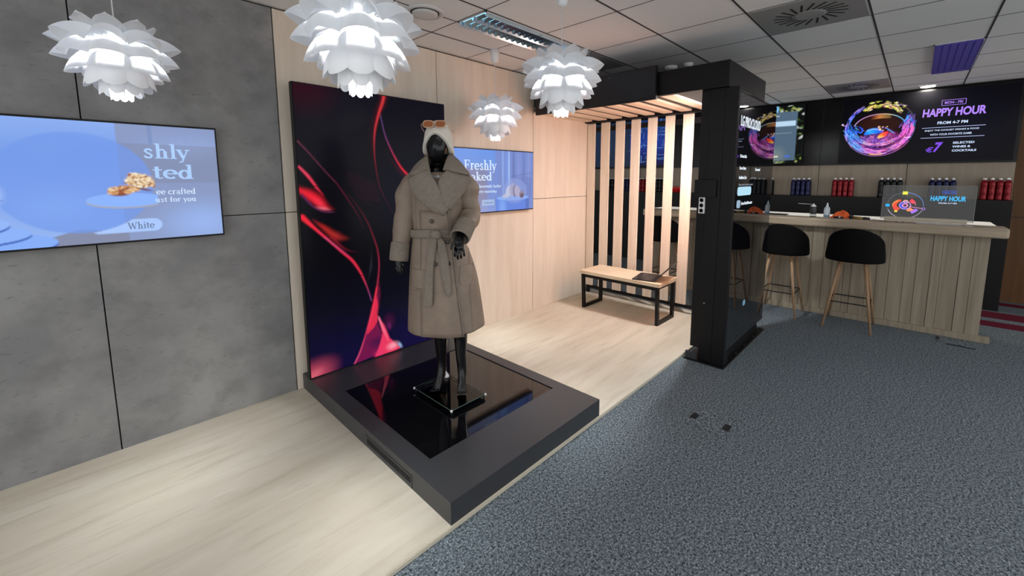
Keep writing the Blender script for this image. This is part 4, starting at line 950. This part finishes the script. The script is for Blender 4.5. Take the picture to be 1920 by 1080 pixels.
# ------------------------------------------------------------------ bar screens
nb, ub = (-1, 0, 0), (0, -1, 0)
def bar_screen(label, yl, yr, z0, z1, pic, m, x=7.50):
    t = empty('bar_television', (x + .03, (yl + yr) / 2, z0), label=label, cat='television', group='televisions over the back bar')
    MB().box(x + .001, x + .045, yr, yl, z0, z1).build('frame', M['bezel'], t, bevel=.003)
    MB().box(x + .045, 7.56, yr + .4, yl - .4, z0 + .2, z1 - .2).build('wall_mount', M['black'], t)
    pic.mesh('screen', (x - .001, yl - .010, z0 + .010), ub, (0, 0, 1), m, t)
    return t
def bubble(p, cx, cy, Rr):
    f = lambda zx, zy: (cx + (zx - 690) / 500 * Rr, cy + (540 - zy) / 500 * Rr)
    rnd = random.Random(21)
    def arc(rad, a0, a1, w, cols, ox_=0, oy_=0, sq=1, al=1.0):
        n = max(5, int(abs(a1 - a0) / 12)); p.stroke([(cx + ox_ + rad * math.cos(R(a0 + (a1 - a0) * i / n)), cy + oy_ + rad * sq * math.sin(R(a0 + (a1 - a0) * i / n))) for i in range(n + 1)], w, cols, .6, al)
    p.blob(*f(690, 470), .80 * Rr, .52 * Rr, 0, (40, 14, 8), .9, .5)
    for k in range(40):
        x, y = rnd.uniform(420, 1000), rnd.uniform(310, 560); p.stroke([f(x, y), f(x + rnd.uniform(20, 90), y + rnd.uniform(-12, 12))], .003, (rnd.choice(((70, 26, 14), (96, 40, 20), (46, 18, 20), (60, 20, 40))),), 1, .8, sm=False)
    for y in (300, 318, 336, 352): p.stroke([f(560, y + 14), f(680, y - 6), f(850, y)], (.003, .010, .003), ((120, 54, 24), (214, 130, 70), (230, 190, 110)), .8)
    # lower crescent
    for a0, a1, c0 in ((185, 240, (26, 60, 150)), (230, 320, (110, 40, 130)), (310, 352, (130, 40, 110))): arc(.84 * Rr, a0, a1, .15 * Rr, (c0, c0), 0, 0, .98, .8)
    p.blob(*f(640, 750), .62 * Rr, .30 * Rr, 0, (84, 44, 120), .8, .5); p.blob(*f(860, 700), .34 * Rr, .22 * Rr, 20, (140, 44, 110), .6, .7)
    p.stroke([f(420, 720), f(560, 760), f(760, 770), f(930, 720)], .12 * Rr, ((40, 50, 150), (80, 40, 130), (120, 40, 120), (120, 40, 110)), 1, .8)
    pal_l = ((60, 150, 246), (90, 190, 250), (40, 80, 220), (150, 170, 250)); pal_b = ((226, 110, 236), (196, 120, 250), (240, 90, 190), (250, 170, 220), (120, 80, 230), (250, 120, 130), (250, 200, 110)); pal_r = ((240, 100, 220), (250, 130, 200), (200, 110, 246), (250, 80, 170))
    for k in range(330):
        a = rnd.uniform(185, 352); rad = Rr * rnd.uniform(.60, .99) ** .8; L_ = rnd.uniform(5, 22)
        pal = pal_l if a < 232 else pal_b if a < 318 else pal_r
        if rnd.random() < .22: c0 = (20, 8, 30)
        else: c0 = rnd.choice(pal)
        arc(rad, a, a + L_, rnd.choice((.003, .004, .006, .008)), (c0, rnd.choice(pal)), 0, .0 if rad > .8 * Rr else .02 * Rr, .98 if rad > .8 * Rr else .84)
    for k in range(420):
        x, y = rnd.gauss(660, 160), rnd.gauss(755, 60); p.stroke([f(x, y), f(x + rnd.uniform(-40, 40), y + rnd.uniform(-40, 40))], rnd.choice((.003, .005)), (rnd.choice(((60, 50, 190), (110, 90, 230), (170, 140, 250), (30, 16, 70), (40, 10, 40), (220, 130, 230), (200, 80, 180), (250, 150, 200), (240, 110, 120))),), .7, sm=False)
    # rim splash: left blue, top yellow, right blue
    for k in range(80):
        a = rnd.uniform(118, 196); arc(Rr * rnd.uniform(.92, 1.02), a, a + rnd.uniform(4, 14), rnd.choice((.003, .005, .008)), (rnd.choice(((60, 90, 240), (90, 140, 250), (150, 150, 250), (200, 140, 240), (40, 50, 200))),), al=.9)
    for k in range(70):
        x, y = rnd.gauss(270, 40), rnd.gauss(560, 70); p.stroke([f(x, y), f(x + rnd.uniform(10, 80), y + rnd.uniform(20, 90))], rnd.choice((.004, .006)), (rnd.choice(((50, 80, 240), (60, 150, 250), (90, 190, 250), (20, 30, 120))),), .7, sm=False)
    for k in range(150):
        a = rnd.uniform(38, 122); rad = Rr * (rnd.uniform(.72, .86) if rnd.random() < .75 else rnd.uniform(.86, .98)); arc(rad, a, a + rnd.uniform(2, 7), rnd.choice((.004, .007, .010)), (rnd.choice(((240, 226, 90), (206, 220, 90), (150, 170, 60), (250, 240, 170), (90, 80, 30), (210, 130, 140))),), 0, .06 * Rr, .98)
    for k in range(60):
        x, y = rnd.gauss(1110, 35), rnd.gauss(430, 60); p.stroke([f(x, y), f(x + rnd.uniform(-40, 20), y + rnd.uniform(20, 80))], rnd.choice((.004, .007)), (rnd.choice(((60, 90, 250), (80, 180, 250), (150, 110, 240), (230, 120, 230))),), .7, sm=False)
    arc(Rr, -35, 45, .0035, ((90, 120, 220), (80, 160, 250), (200, 150, 120))); arc(Rr * 1.0, 190, 330, .005, ((120, 160, 250), (200, 150, 250), (230, 130, 240), (240, 110, 210)), 0, 0, 1.02)
    arc(Rr * .98, 200, 322, .004, ((160, 180, 250), (220, 170, 250), (240, 140, 230)), 0, .05 * Rr, 1.0)
    arc(.76 * Rr, 18, 165, .007, ((90, 170, 250), (120, 210, 250), (250, 220, 160), (240, 170, 220), (226, 160, 230), (230, 190, 240)), 0, .02 * Rr, .68)
    p.stroke([f(500, 630), f(560, 590), f(640, 580), f(740, 600)], (.02, .045, .05, .02), ((30, 110, 230), (40, 150, 246), (30, 120, 236), (30, 60, 200)), .4)
    p.stroke([f(520, 570), f(620, 545), f(720, 570)], .006, ((210, 230, 250), (250, 220, 240)), .7)
    p.stroke([f(700, 700), f(760, 660), f(810, 620)], (.02, .045, .02), ((240, 170, 60), (244, 90, 50), (240, 40, 60)), .5); p.stroke([f(710, 705), f(760, 690)], .016, ((250, 200, 90), (250, 160, 80)), .8)
    for k in range(14): x, y = rnd.gauss(735, 30), rnd.gauss(535, 22); p.blob(*f(x, y), .012, .008, 20, rnd.choice(((250, 220, 130), (250, 200, 190), (190, 120, 240))), .9, .7)
    p.stroke([f(370, 570), f(430, 600), f(450, 540), (f(400, 490))], .012, ((30, 70, 230), (50, 110, 246), (40, 90, 240), (30, 60, 200)), .6)
    p.stroke([f(800, 540), f(870, 600), f(920, 640)], .010, ((90, 140, 240), (120, 170, 250), (150, 120, 240)), .8)
    p.stroke([f(125, 430), f(160, 445), f(210, 455)], .007, ((230, 190, 230), (190, 160, 240)), .6); p.blob(*f(135, 425), .014, .014, 0, (236, 210, 240), .9, .6)
    p.stroke([f(1060, 725), f(1100, 730), f(1140, 725)], .008, ((240, 170, 230), (250, 240, 250)), .6); p.stroke([f(880, 130), f(910, 108), f(940, 125), f(1050, 155)], .005, ((150, 110, 250), (170, 130, 250), (230, 200, 250)), .6)
BZ0, BZ1 = 1.812, 2.705
p = Pic(1.645, BZ1 - BZ0 - .02, 400, (3, 3, 6))
p.blob(1.20, .45, .6, .6, 0, (4, 4, 20), .8)
yl_, yr_ = .862, -.803
bubble(p, yl_ - .010 - .440, 2.265 - BZ0 - .010, .360)
p.blur(1); p.c *= 1.35
hh = bar_screen('bar television with splashing bubble and happy hour offer', yl_, yr_, BZ0, BZ1, p, M['screen_gloss'])
ho = (7.497, 0, 0)
e_pur = emit('screen_text_purple', lin(178, 132, 250)); e_pur2 = emit('screen_text_violet', lin(128, 70, 230)); e_cy = emit('screen_text_ice_blue', lin(206, 224, 255)); e_line = emit('screen_line_lilac', lin(180, 190, 236))
def bt(s_, yl, yr, z0, z1, m_, bold=.012, shear=0, o=ho, par=hh): sans('lettering', s_, o, ub, uz, nb, -yl, z0, yl - yr, z1 - z0, m_, par, bold, shear)
bt('HAPPY HOUR', .020, -.535, 2.368, 2.470, e_pur, .035, .04)
bt('MON - FRI', -.172, -.330, 2.517, 2.548, e_pur, .02)
bt('FROM 4-7 PM', -.126, -.392, 2.270, 2.306, e_cy, .03)
bt('ENJOY THE COOLEST DRINKS & FOOD', -.019, -.494, 2.183, 2.208, e_cy, .02)
bt('WITH YOUR FAVORITE GAME', -.070, -.436, 2.134, 2.158, e_cy, .02)
bt('\u20ac', -.040, -.105, 1.925, 1.990, e_pur2, .02, .2)
bt('7', -.108, -.175, 1.925, 2.048, e_pur2, .045, .2)
bt('SELECTED', -.285, -.470, 2.022, 2.048, e_cy, .03); bt('WINES &', -.283, -.440, 1.974, 2.000, e_cy, .03); bt('COCKTAILS', -.283, -.492, 1.926, 1.952, e_cy, .03)
def bline(ya, yb, za, zb, m_, nm='screen_line', par=hh, x=7.4975): MB().box(x - .001, x, min(ya, yb), max(ya, yb), za, zb).build(nm, m_, par)
bline(.012, -.545, 2.230, 2.236, e_line); bline(.014, -.545, 2.104, 2.110, e_line)
for a in ((-.145, -.358, 2.562, 2.567), (-.145, -.358, 2.498, 2.503), (-.145, -.150, 2.498, 2.567), (-.353, -.358, 2.498, 2.567)): bline(*a, e_pur)
# menu television
p = Pic(1.380, BZ1 - BZ0 - .02, 220, (10, 12, 10))
rnd = random.Random(8)
for k in range(260):
    p.blob(rnd.uniform(0, 1.645), rnd.uniform(0, .87), rnd.uniform(.02, .06), rnd.uniform(.01, .03), rnd.uniform(-60, 60), rnd.choice(((120, 150, 60), (60, 90, 30), (30, 50, 24), (170, 180, 110), (190, 200, 190), (20, 28, 18))), .9, .6)
D_ = .265
p.rect(1.00 - D_, 1.30 - D_, .76, .9, (120, 190, 236))
p.rect(.90 - D_, 1.560 - D_, .045, .78, (82, 104, 124)); p.blob(1.30 - D_, .12, .2, .2, 0, (128, 140, 140), .7)
p.rect(.95 - D_, 1.540 - D_, .565, .645, (186, 216, 240)); p.rect(1.0 - D_, 1.22 - D_, .585, .595, (110, 140, 170))
for z, w in ((.725, .32), (.665, .26), (.535, .16), (.475, .16), (.415, .20), (.355, .10), (.30, .20), (.24, .14), (.185, .28)): p.rect(1.0 - D_, 1.0 - D_ + w, z - .005, z + .006, (206, 218, 230), .9)
for z in (.462, .288): p.rect(1.0 - D_, 1.50 - D_, z - .002, z + .002, (150, 166, 180))
for x, c in ((1.14, (120, 220, 170)), (1.30, (236, 230, 190)), (1.46, (70, 110, 250))): p.rect(x - D_ - .03, x - D_ + .03, .10, .115, c)
p.blur(1)
bar_screen('bar television with a grey menu list, edge of the mirror screen', 2.70, 1.300, BZ0, BZ1, p, M['screen'])
p = Pic(1.645, BZ1 - BZ0 - .02, 260, (18, 26, 70))
p.grad([(0, (14, 16, 44)), (.5, (30, 52, 140)), (1, (26, 50, 96))])
rnd = random.Random(2)
for k in range(130):
    x, y = rnd.uniform(.05, 1.6), rnd.uniform(.06, .82); w = rnd.choice((.05, .09, .13)); q = rnd.random()
    if q < .4: p.rect(x, x + w, y, y + .006, (96, 140, 200))
    elif q < .8: p.rect(x, x + .007, y, y + w, (96, 140, 200))
    else: p.stroke([(x + .05 * math.cos(i), y + .05 * math.sin(i)) for i in np.linspace(0, 4, 8)], .005, ((96, 140, 200),), .6)
p.rect(0, .88, 0, 9, (30, 42, 58), .93)
p.blur(1)
bar_screen('bar television with blue line drawing, glimpsed between the slats', 5.085, 3.420, BZ0, BZ1, p, M['screen'])

# ------------------------------------------------------------------ bottles in the niche
def bottle(col):
    t = empty('metal_bottle', (0, 0, 0)); tag(t, 'bottle', 'bottle')
    MB().lathe([(.029, 0), (.0312, .006), (.0312, .050), (.0298, .054), (.0298, .066), (.0312, .070), (.0312, .150), (.0298, .154), (.0298, .164), (.0312, .168), (.0312, .200), (.0285, .215), (.019, .232), (.0150, .240)], (0, 0, 0), 18).build('body', M['can_' + col], t, True)
    MB().lathe([(.0155, .236), (.0155, .256), (.013, .262)], (0, 0, 0), 14).build('cap', M['silver'], t, True)
    return t
proto = {}
for yc, col, where in ((-.69, 'red', 'at right end of shelf'), (-.235, 'blue', 'behind the small clear display'), (.26, 'black', 'left of the small display'), (.772, 'red', 'above the orange cloth'), (1.283, 'blue', 'above the spray can'), (1.775, 'black', 'at the mirror screen edge'),
                       (3.56, 'black', 'between slats beside red bowl'), (3.90, 'red', 'seen between the slats'), (4.24, 'blue', 'seen between the slats'), (4.58, 'black', 'between the farthest slats')):
    for r_ in range(2):
        for k in range(4):
            if col not in proto: o = proto[col] = bottle(col)
            else: o = copy_tree(proto[col])
            o.location = (7.462 + .066 * r_, yc + .0945 - .063 * k, 1.335)
            o['label'] = '%s bottle, %s from left, %s row, cluster %s' % (col, ('first', 'second', 'third', 'fourth')[k], ('front', 'back')[r_], where)
            o['group'] = 'metal bottles in the bar niche'
tag(MB().lathe([(.05, 0), (.09, .02), (.125, .07), (.13, .10), (.122, .10), (.09, .03), (.0, .02)], (7.49, 3.205, 1.335), 24, caps=False).build('bowl', M['red'], None, True), 'low red bowl on the back shelf, seen between the last slats', 'bowl')

# ------------------------------------------------------------------ things on the bar
so = empty('table_display', (6.1, -.09, 1.135), label='small transparent happy hour display standing on the bar', cat='display')
MB().box(6.100, 6.106, -.440, .262, 1.150, 1.516).build('glass', M['smoke'], so)
b = MB().box(6.098, 6.108, -.444, .266, 1.514, 1.519).box(6.098, 6.108, .262, .267, 1.150, 1.516).box(6.098, 6.108, -.445, -.440, 1.150, 1.516)
b.build('frame', mat('thin_grey_frame', lin(120, 118, 112), .4), so)
MB().box(6.07, 6.16, -.40, .235, 1.136, 1.178).build('base', mat('champagne_base', lin(178, 170, 152), .4, .3), so, bevel=.004)
so_o = (6.0995, 0, 0); e_cyan = emit('screen_text_cyan', lin(70, 190, 250)); e_b2 = emit('screen_text_deep_blue', lin(60, 110, 250))
bt('HAPPY HOUR', -.116, -.375, 1.360, 1.412, e_cyan, .035, .04, so_o, so); bt('FROM 4-7 PM', -.180, -.312, 1.332, 1.346, e_cy, .03, 0, so_o, so); bt('MON - FRI', -.216, -.290, 1.447, 1.456, e_b2, .02, 0, so_o, so)
for a in ((-.200, -.303, 1.464, 1.467), (-.200, -.303, 1.436, 1.439), (-.200, -.203, 1.436, 1.467), (-.300, -.303, 1.436, 1.467)): bline(*a, e_b2, 'screen_line', so, 6.099)
def ring2(name, cy, cz, ry, rz, a0, a1, w0, w1, m_):
    n = 30; b = MB()
    def fn(u, s): a = R(a0 + (a1 - a0) * u); w = (w0 + (w1 - w0) * u) * (s - .5); return (6.0985, cy - (ry + w) * math.cos(a), cz + (rz + w) * math.sin(a))
    b.grid(fn, n, 2); return b.build(name, m_, so, fix=False)
E_ = lambda n, c: emit('screen_' + n, lin(*c))
c0y, c0z = .075, 1.303
ring2('ring_picture', c0y, c0z, .145, .138, 100, 200, .004, .004, E_('grey', (110, 110, 130))); ring2('ring_picture', c0y, c0z, .145, .138, 0, 100, .004, .006, E_('sky', (110, 150, 230))); ring2('ring_picture', c0y, c0z, .145, .138, 200, 340, .006, .004, E_('pale', (190, 180, 200)))
ring2('swirl_picture', c0y, c0z, .085, .062, 115, 235, .022, .045, E_('red', (240, 80, 60))); ring2('swirl_picture', c0y, c0z, .10, .062, 120, 190, .02, .006, E_('amber', (250, 170, 90)))
ring2('swirl_picture', c0y, c0z, .075, .066, 20, 60, .03, .04, E_('coral', (236, 70, 90))); ring2('swirl_picture', c0y, c0z, .070, .055, 285, 325, .02, .05, E_('orange', (246, 150, 100)))
ring2('swirl_picture', c0y, c0z, .045, .040, 0, 360, .008, .008, E_('lilac', (200, 160, 236))); ring2('swirl_picture', c0y, c0z, .035, .028, 60, 300, .02, .012, E_('blue', (60, 90, 230))); ring2('swirl_picture', c0y, c0z, .020, .018, 0, 360, .012, .012, E_('pink', (240, 150, 200))); ring2('swirl_picture', c0y - .002, c0z + .04, .016, .014, 0, 360, .012, .012, E_('peach', (240, 180, 160)))
ring2('swirl_picture', c0y, c0z, .105, .085, 300, 335, .03, .03, E_('violet', (170, 120, 246))); ring2('swirl_picture', c0y, c0z, .085, .060, 0, 50, .004, .004, E_('rose', (230, 150, 160)))
for nm, y, z, h, m_ in (('tile_picture', .083, 1.437, .017, E_('yellow', (240, 240, 80))), ('tile_picture', .218, 1.300, .014, E_('cyan', (40, 180, 250))), ('tile_picture', .145, 1.238, .010, E_('lemon', (250, 220, 90)))): MB().box(6.097, 6.0985, y - h * 1.2, y + h * 1.2, z - h, z + h).build(nm, m_, so)
MB().tube([(6.098, .04, 1.292), (6.098, -.06, 1.276)], .003, 6).build('stem_picture', E_('rose2', (230, 150, 200)), so)
ring2('knob_picture', -.073, 1.273, .011, .012, 0, 360, .005, .005, E_('violet2', (190, 140, 250)))

c = empty('spray_can', (5.985, .880, 1.135), label='black and silver spray can with long straw on the bar', cat='spray can')
MB().lathe([(.030, 0), (.032, .004), (.032, .118), (.030, .124)], (5.985, .880, 1.135), 22).build('body', mat('black_grey_can', lin(44, 44, 46), .3, .3), c, True)
MB().lathe([(.030, .122), (.028, .134), (.014, .142), (.011, .144), (.011, .152), (.008, .158)], (5.985, .880, 1.135), 20).build('cap', M['silver'], c, True)
MB().lathe([(.0324, .012), (.0324, .034)], (5.985, .880, 1.135), 22, False).build('label_band', M['white_metal'], c, True)
MB().tube([(5.985, .885, 1.286), (5.975, 1.035, 1.290)], .0022, 6).build('straw', M['white'], c)
c = empty('squeeze_bottle', (6.06, .755, 1.135), label='clear plastic squeeze bottle with pointed nozzle and blue liquid', cat='bottle')
MB().lathe([(.028, 0), (.031, .005), (.031, .098), (.026, .115), (.013, .124)], (6.06, .755, 1.135), 20).build('body', mat('milky_clear_plastic', lin(178, 190, 198), .25), c, True)
MB().lathe([(.0313, .002), (.0315, .026)], (6.06, .755, 1.135), 20, False).build('liquid', mat('pale_blue_liquid', lin(104, 140, 170), .3), c, True)
MB().lathe([(.014, .122), (.014, .138), (.010, .142), (.006, .168), (.004, .170)], (6.06, .755, 1.135), 16).build('nozzle', mat('milky_nozzle', lin(200, 206, 208), .35), c, True)
b = MB()
def cloth(u, w):
    x, y = (u - .5) * 2, (w - .5) * 2; r = max(abs(x), abs(y))
    h = .085 * math.exp(-((y + .25) / .42) ** 2 - (x / .6) ** 2) + .055 * math.exp(-((y - .45) / .4) ** 2 - (x / .7) ** 2) + .010 * math.sin(9 * x + 4 * y) * (1 - r)
    return (6.05 + .075 * x + .012 * math.sin(5 * y), .610 + .105 * y + .010 * math.sin(6 * x), 1.137 + max(0.001, h * (1 - r ** 4)))
b.grid(cloth, 22, 26); tag(b.build('cloth', M['orange'], None, True, solid=.003, soff=1), 'crumpled orange cloth on the bar beside the squeeze bottle', 'cloth')
c = empty('pen_knife', (5.99, .60, 1.135), label='short black pen-like tool lying in front of the orange cloth', cat='tool')
MB().tube([(5.955, .675, 1.147), (5.950, .580, 1.147)], .0115, 10).build('barrel', M['black'], c, True)
MB().tube([(5.953, .628, 1.1475), (5.952, .612, 1.1475)], .0121, 10).build('collar', M['white_metal'], c, True)
c = empty('hand_tool', (6.0, .43, 1.135), label='ochre and black hand tool lying right of the orange cloth', cat='tool')
MB().tube([(5.995, .530, 1.156), (5.985, .500, 1.156)], .0205, 14).build('wheel', M['black'], c, True)
MB().tube([(5.988, .500, 1.154), (5.982, .440, 1.150), (5.978, .400, 1.148)], [.014, .017, .012], 12).build('handle', M['yellow'], c, True)
MB().tube([(5.978, .410, 1.149), (5.976, .395, 1.150), (5.975, .350, 1.149)], [.013, .016, .012], 12).build('head', M['black'], c, True)
MB().tube([(5.975, .352, 1.147), (5.975, .300, 1.143)], .003, 6).build('tip', M['steel'], c)
c = empty('tablet', (6.05, 1.27, 1.135), label='thin black tablet lying on the bar near the mirror screen', cat='tablet')
MB().box(6.00, 6.14, 1.16, 1.40, 1.1355, 1.145).build('body', M['black'], c, bevel=.003)
MB().box(6.01, 6.13, 1.17, 1.39, 1.145, 1.1455).build('screen', M['black_gloss'], c)
for i, (x, y, s_, lb) in enumerate(((5.90, .345, .006, 'small dark screw lying past the hand tool tip'), (5.875, .215, .007, 'small dark screw below the left edge of the small display'), (5.875, .125, .006, 'small dark screw under the bubble picture, left of two'), (5.870, .075, .006, 'small dark screw under the bubble picture, right of two'))):
    tag(MB().lathe([(s_, 0), (s_, .004), (.002, .005), (.002, .012)], (x, y, 1.1355), 10).build('screw', M['black'], None, True), lb, 'screw', 'loose screws on the bar')
tag(MB().obox((5.84, -.36, 1.1356), (.15, .01, 0), (-.02, .33, 0), (0, 0, .002)).build('paper_sheet', M['paper']), 'white paper sheet lying before the small display', 'paper')
tag(MB().obox((5.82, -.43, 1.1356), (.06, .01, 0), (-.01, .06, 0), (0, 0, .003)).build('note_card', M['paper']), 'small white note card at the right corner of the small display', 'card')

# ------------------------------------------------------------------ bar stools
st = empty('bar_stool', (0, 0, 0)); tag(st, 'x', 'stool', 'black bar stools along the counter')
b = MB()
def shell(u, w):
    th = R(-118 + 236 * u); c, s_ = math.cos(th), math.sin(th)
    top = .775 + .305 * max(0, math.cos(th * .76)) ** .75; z = .722 + (top - .722) * w
    zz = (z - .735) / .345; r = 1.0 - .17 * max(0, zz - .12)
    return (-.205 * r * c * (1 + .10 * zz) + .01, .226 * r * s_, z)
b.grid(shell, 33, 14); b.build('backrest', M['stool'], st, True, solid=.030, soff=1, sub=1)
b = MB(); rings = []
for z, f in ((.716, .50), (.718, .93), (.726, .97), (.765, .98), (.785, .92), (.795, .7), (.797, .1)):
    rings.append([(.01 + .205 * f * math.copysign(abs(math.cos(a)) ** .75, math.cos(a)), .212 * f * math.copysign(abs(math.sin(a)) ** .8, math.sin(a)), z) for a in [2 * math.pi * k / 32 for k in range(32)]])
b.loft(rings).build('seat', M['stool'], st, True)
MB().box(-.13, .13, -.13, .13, .700, .718).build('seat_frame', M['leg_wood'], st)
for sx in (-1, 1):
    for sy in (-1, 1):
        MB().tube([(sx * .115, sy * .105, .712), (sx * .225, sy * .205, .0)], [.0165, .0105], 12).build('leg', M['leg_wood'], st, True)
q = lambda z: (.225 - .110 * z / .712, .205 - .100 * z / .712)
fx, fy = q(.285); MB().tube([(-fx, -fy, .285), (fx, -fy, .285), (fx, fy, .285), (-fx, fy, .285), (-fx, -fy, .285)], .006, 8).build('footrest', M['black_metal'], st)
stools = ((.425, 'black shell bar stool fully in view, nearest the right end of the bar'), (1.085, 'black shell bar stool partly overlapped by the mirror screen edge'), (2.555, 'black shell bar stool glimpsed through the pergola slats'))
for i, (y, lb) in enumerate(stools):
    o = st if i == 0 else copy_tree(st)
    o.location = (5.610, y, 0); o['label'] = lb

# ------------------------------------------------------------------ floor outlets
def outlet(x0, x1, y0, y1, lb, slots):
    t = empty('floor_outlet', ((x0 + x1) / 2, (y0 + y1) / 2, 0), label=lb, cat='floor outlet', group='floor outlet boxes in the carpet')
    MB().box(x0, x1, y0, y1, 0, .004).build('lid', M['carpet'], t)
    for a in slots: MB().box(*a, .0035, .0055).build('cable_slot', M['gap'], t)
    return t
outlet(2.585, 2.850, .735, .985, 'carpet-topped floor outlet with two black slots in front of the plinth', ((2.665, 2.735, .945, .985), (2.670, 2.745, .742, .782)))
outlet(5.62, 5.83, -.535, -.270, 'carpet-topped floor outlet against the right end of the bar', ((5.72, 5.80, -.292, -.270), (5.60, 5.622, -.52, -.33)))

# ------------------------------------------------------------------ ceiling fittings
def swirl(cx, cy, lb):
    t = empty('swirl_diffuser', (cx, cy, ZC), label=lb, cat='air vent', group='square swirl air diffusers')
    MB().box(cx - .306, cx + .306, cy - .306, cy + .306, ZC - .006, ZC - .0002).build('plate', M['plate_metal'], t)
    b = MB()
    for k in range(20):
        a = 2 * math.pi * k / 20; d = Vector((math.cos(a + .5), math.sin(a + .5), 0)); n = Vector((-d.y, d.x, 0)); o_ = Vector((cx + .105 * math.cos(a), cy + .105 * math.sin(a), ZC - .0075))
        b.obox(o_ - n * .007, d * .12, n * .014, (0, 0, .002))
    b.build('slots', M['gap'], t)
    MB().lathe([(.095, 0), (.095, -.004), (.08, -.006)], (cx, cy, ZC - .006), 28).build('hub', M['plate_metal'], t, True)
    return t
swirl(3.294 + .322, .970 - .322, 'square metal swirl vent in the ceiling at the top right')
swirl(3.294 + .6435 * 5.5, .970 - .322, 'square swirl vent in the ceiling just before the happy hour screen')
swirl(3.294 + .322, 2.256 + .322, 'square swirl vent half hidden behind pendant near the pergola')
t = empty('round_diffuser', (1.742, 2.591, ZC), label='round white air diffuser in ceiling above the video wall', cat='air vent')
MB().lathe([(.135, 0), (.135, -.006), (.118, -.016), (.10, -.010), (.095, -.003)], (1.742, 2.591, ZC - .0002), 40).build('ring', M['white_metal'], t, True)
MB().lathe([(.098, -.0035), (.098, -.010)], (1.742, 2.591, ZC), 40).build('gap_ring', M['gap'], t, True)
MB().lathe([(.088, -.009), (.088, -.020), (.06, -.024)], (1.742, 2.591, ZC), 40).build('disc', M['white_metal'], t, True)
def louvre(x0, x1, y0, y1, lb, nx, ny, glow, mm=None):
    mm = mm or M['mirror']
    t = empty('ceiling_light', ((x0 + x1) / 2, (y0 + y1) / 2, ZC), label=lb, cat='ceiling light', group='louvred ceiling light fittings')
    b = MB(); z = ZC
    for a in ((x0, x1, y0, y0 + .012), (x0, x1, y1 - .012, y1), (x0, x0 + .012, y0, y1), (x1 - .012, x1, y0, y1)): b.box(*a, z - .008, z - .0002)
    b.build('frame', M['white_metal'], t)
    MB().box(x0 + .012, x1 - .012, y0 + .012, y1 - .012, z - .0022, z - .0004).build('reflector', glow, t)
    b = MB()
    for k in range(nx):
        x = x0 + .012 + (x1 - x0 - .024) * (k + .5) / nx; hw = (x1 - x0) / nx * .24
        b.add([(x - hw, y0 + .012, z - .003), (x, y0 + .012, z - .026), (x + hw, y0 + .012, z - .003), (x - hw, y1 - .012, z - .003), (x, y1 - .012, z - .026), (x + hw, y1 - .012, z - .003)], [(0, 1, 4, 3), (1, 2, 5, 4)])
    b.build('louvre_blades', mm, t)
    b = MB()
    for k in range(ny + 1):
        y = y0 + .012 + (y1 - y0 - .024) * k / ny; hw = .016
        ya, yb = max(y0 + .012, y - hw), min(y1 - .012, y + hw)
        b.add([(x0 + .012, ya, z - .003), (x0 + .012, y, z - .034), (x0 + .012, yb, z - .003), (x1 - .012, ya, z - .003), (x1 - .012, y, z - .034), (x1 - .012, yb, z - .003)], [(0, 1, 4, 3), (1, 2, 5, 4)])
    b.build('side_reflectors', mm, t)
    return t
louvre(2.012, 3.288, 2.262, 2.568, 'long mirror-louvred ceiling light with painted cool reflection above the pendants', 20, 2, emit('painted_cool_reflection', (.28, .68, 1.0), 2.2))  # tubes are off; the glow stands in for screens mirrored in the louvres
louvre(5.175, 6.500, -.315, -.005, 'mirror-louvred ceiling light with painted violet reflection near the happy hour screen', 30, 6, emit('painted_violet_reflection', (.26, .18, .95), 1.3), mat('painted_violet_mirror', (.30, .22, .75), .2, 1))  # violet glow and mirror tint stand in for the reflected purple screen
for a, b_, c, d in FILL_SPOTS: louvre(a, b_, c, d, 'added louvred fill light over the carpeted side of the room', 20, 2, emit('added_fill_white', (.9, .95, 1), 1.0))  # fittings for the added fill lights, all out of view
t = empty('downlight', (7.42, -.002, ZC), label='round lit downlight in the ceiling above the happy hour screen', cat='downlight')
MB().lathe([(.085, 0), (.085, -.006), (.068, -.010)], (7.40, -.002, ZC - .0002), 28, caps=False).build('ring', M['white_metal'], t, True)
MB().lathe([(.066, -.004), (.066, -.008)], (7.40, -.002, ZC), 28).build('lens', emit('warm_white_downlight', (1.0, .92, .80), 260), t, True)
for x, y, s_, nm, lb, ct in ((4.30, 1.96, .065, 'smoke_detector', 'round white smoke detector on ceiling above the pergola', 'smoke detector'), (4.303, 1.78, .045, 'ceiling_sensor', 'small white sensor with dark eye beside the smoke detector', 'sensor')):
    t = empty(nm, (x, y, ZC), label=lb, cat=ct)
    MB().lathe([(s_, 0), (s_, -.012), (s_ * .9, -.022), (s_ * .75, -.030), (s_ * .3, -.034)], (x, y, ZC - .0002), 28).build('housing', M['white'], t, True)
    if s_ < .06: MB().lathe([(.018, -.032), (.016, -.040), (.005, -.043)], (x, y, ZC), 16).build('eye', M['black'], t, True)
    else: MB().lathe([(s_ * .93, -.0135), (s_ * .93, -.0165)], (x, y, ZC), 28).build('gap_ring', M['plate_metal'], t, True)
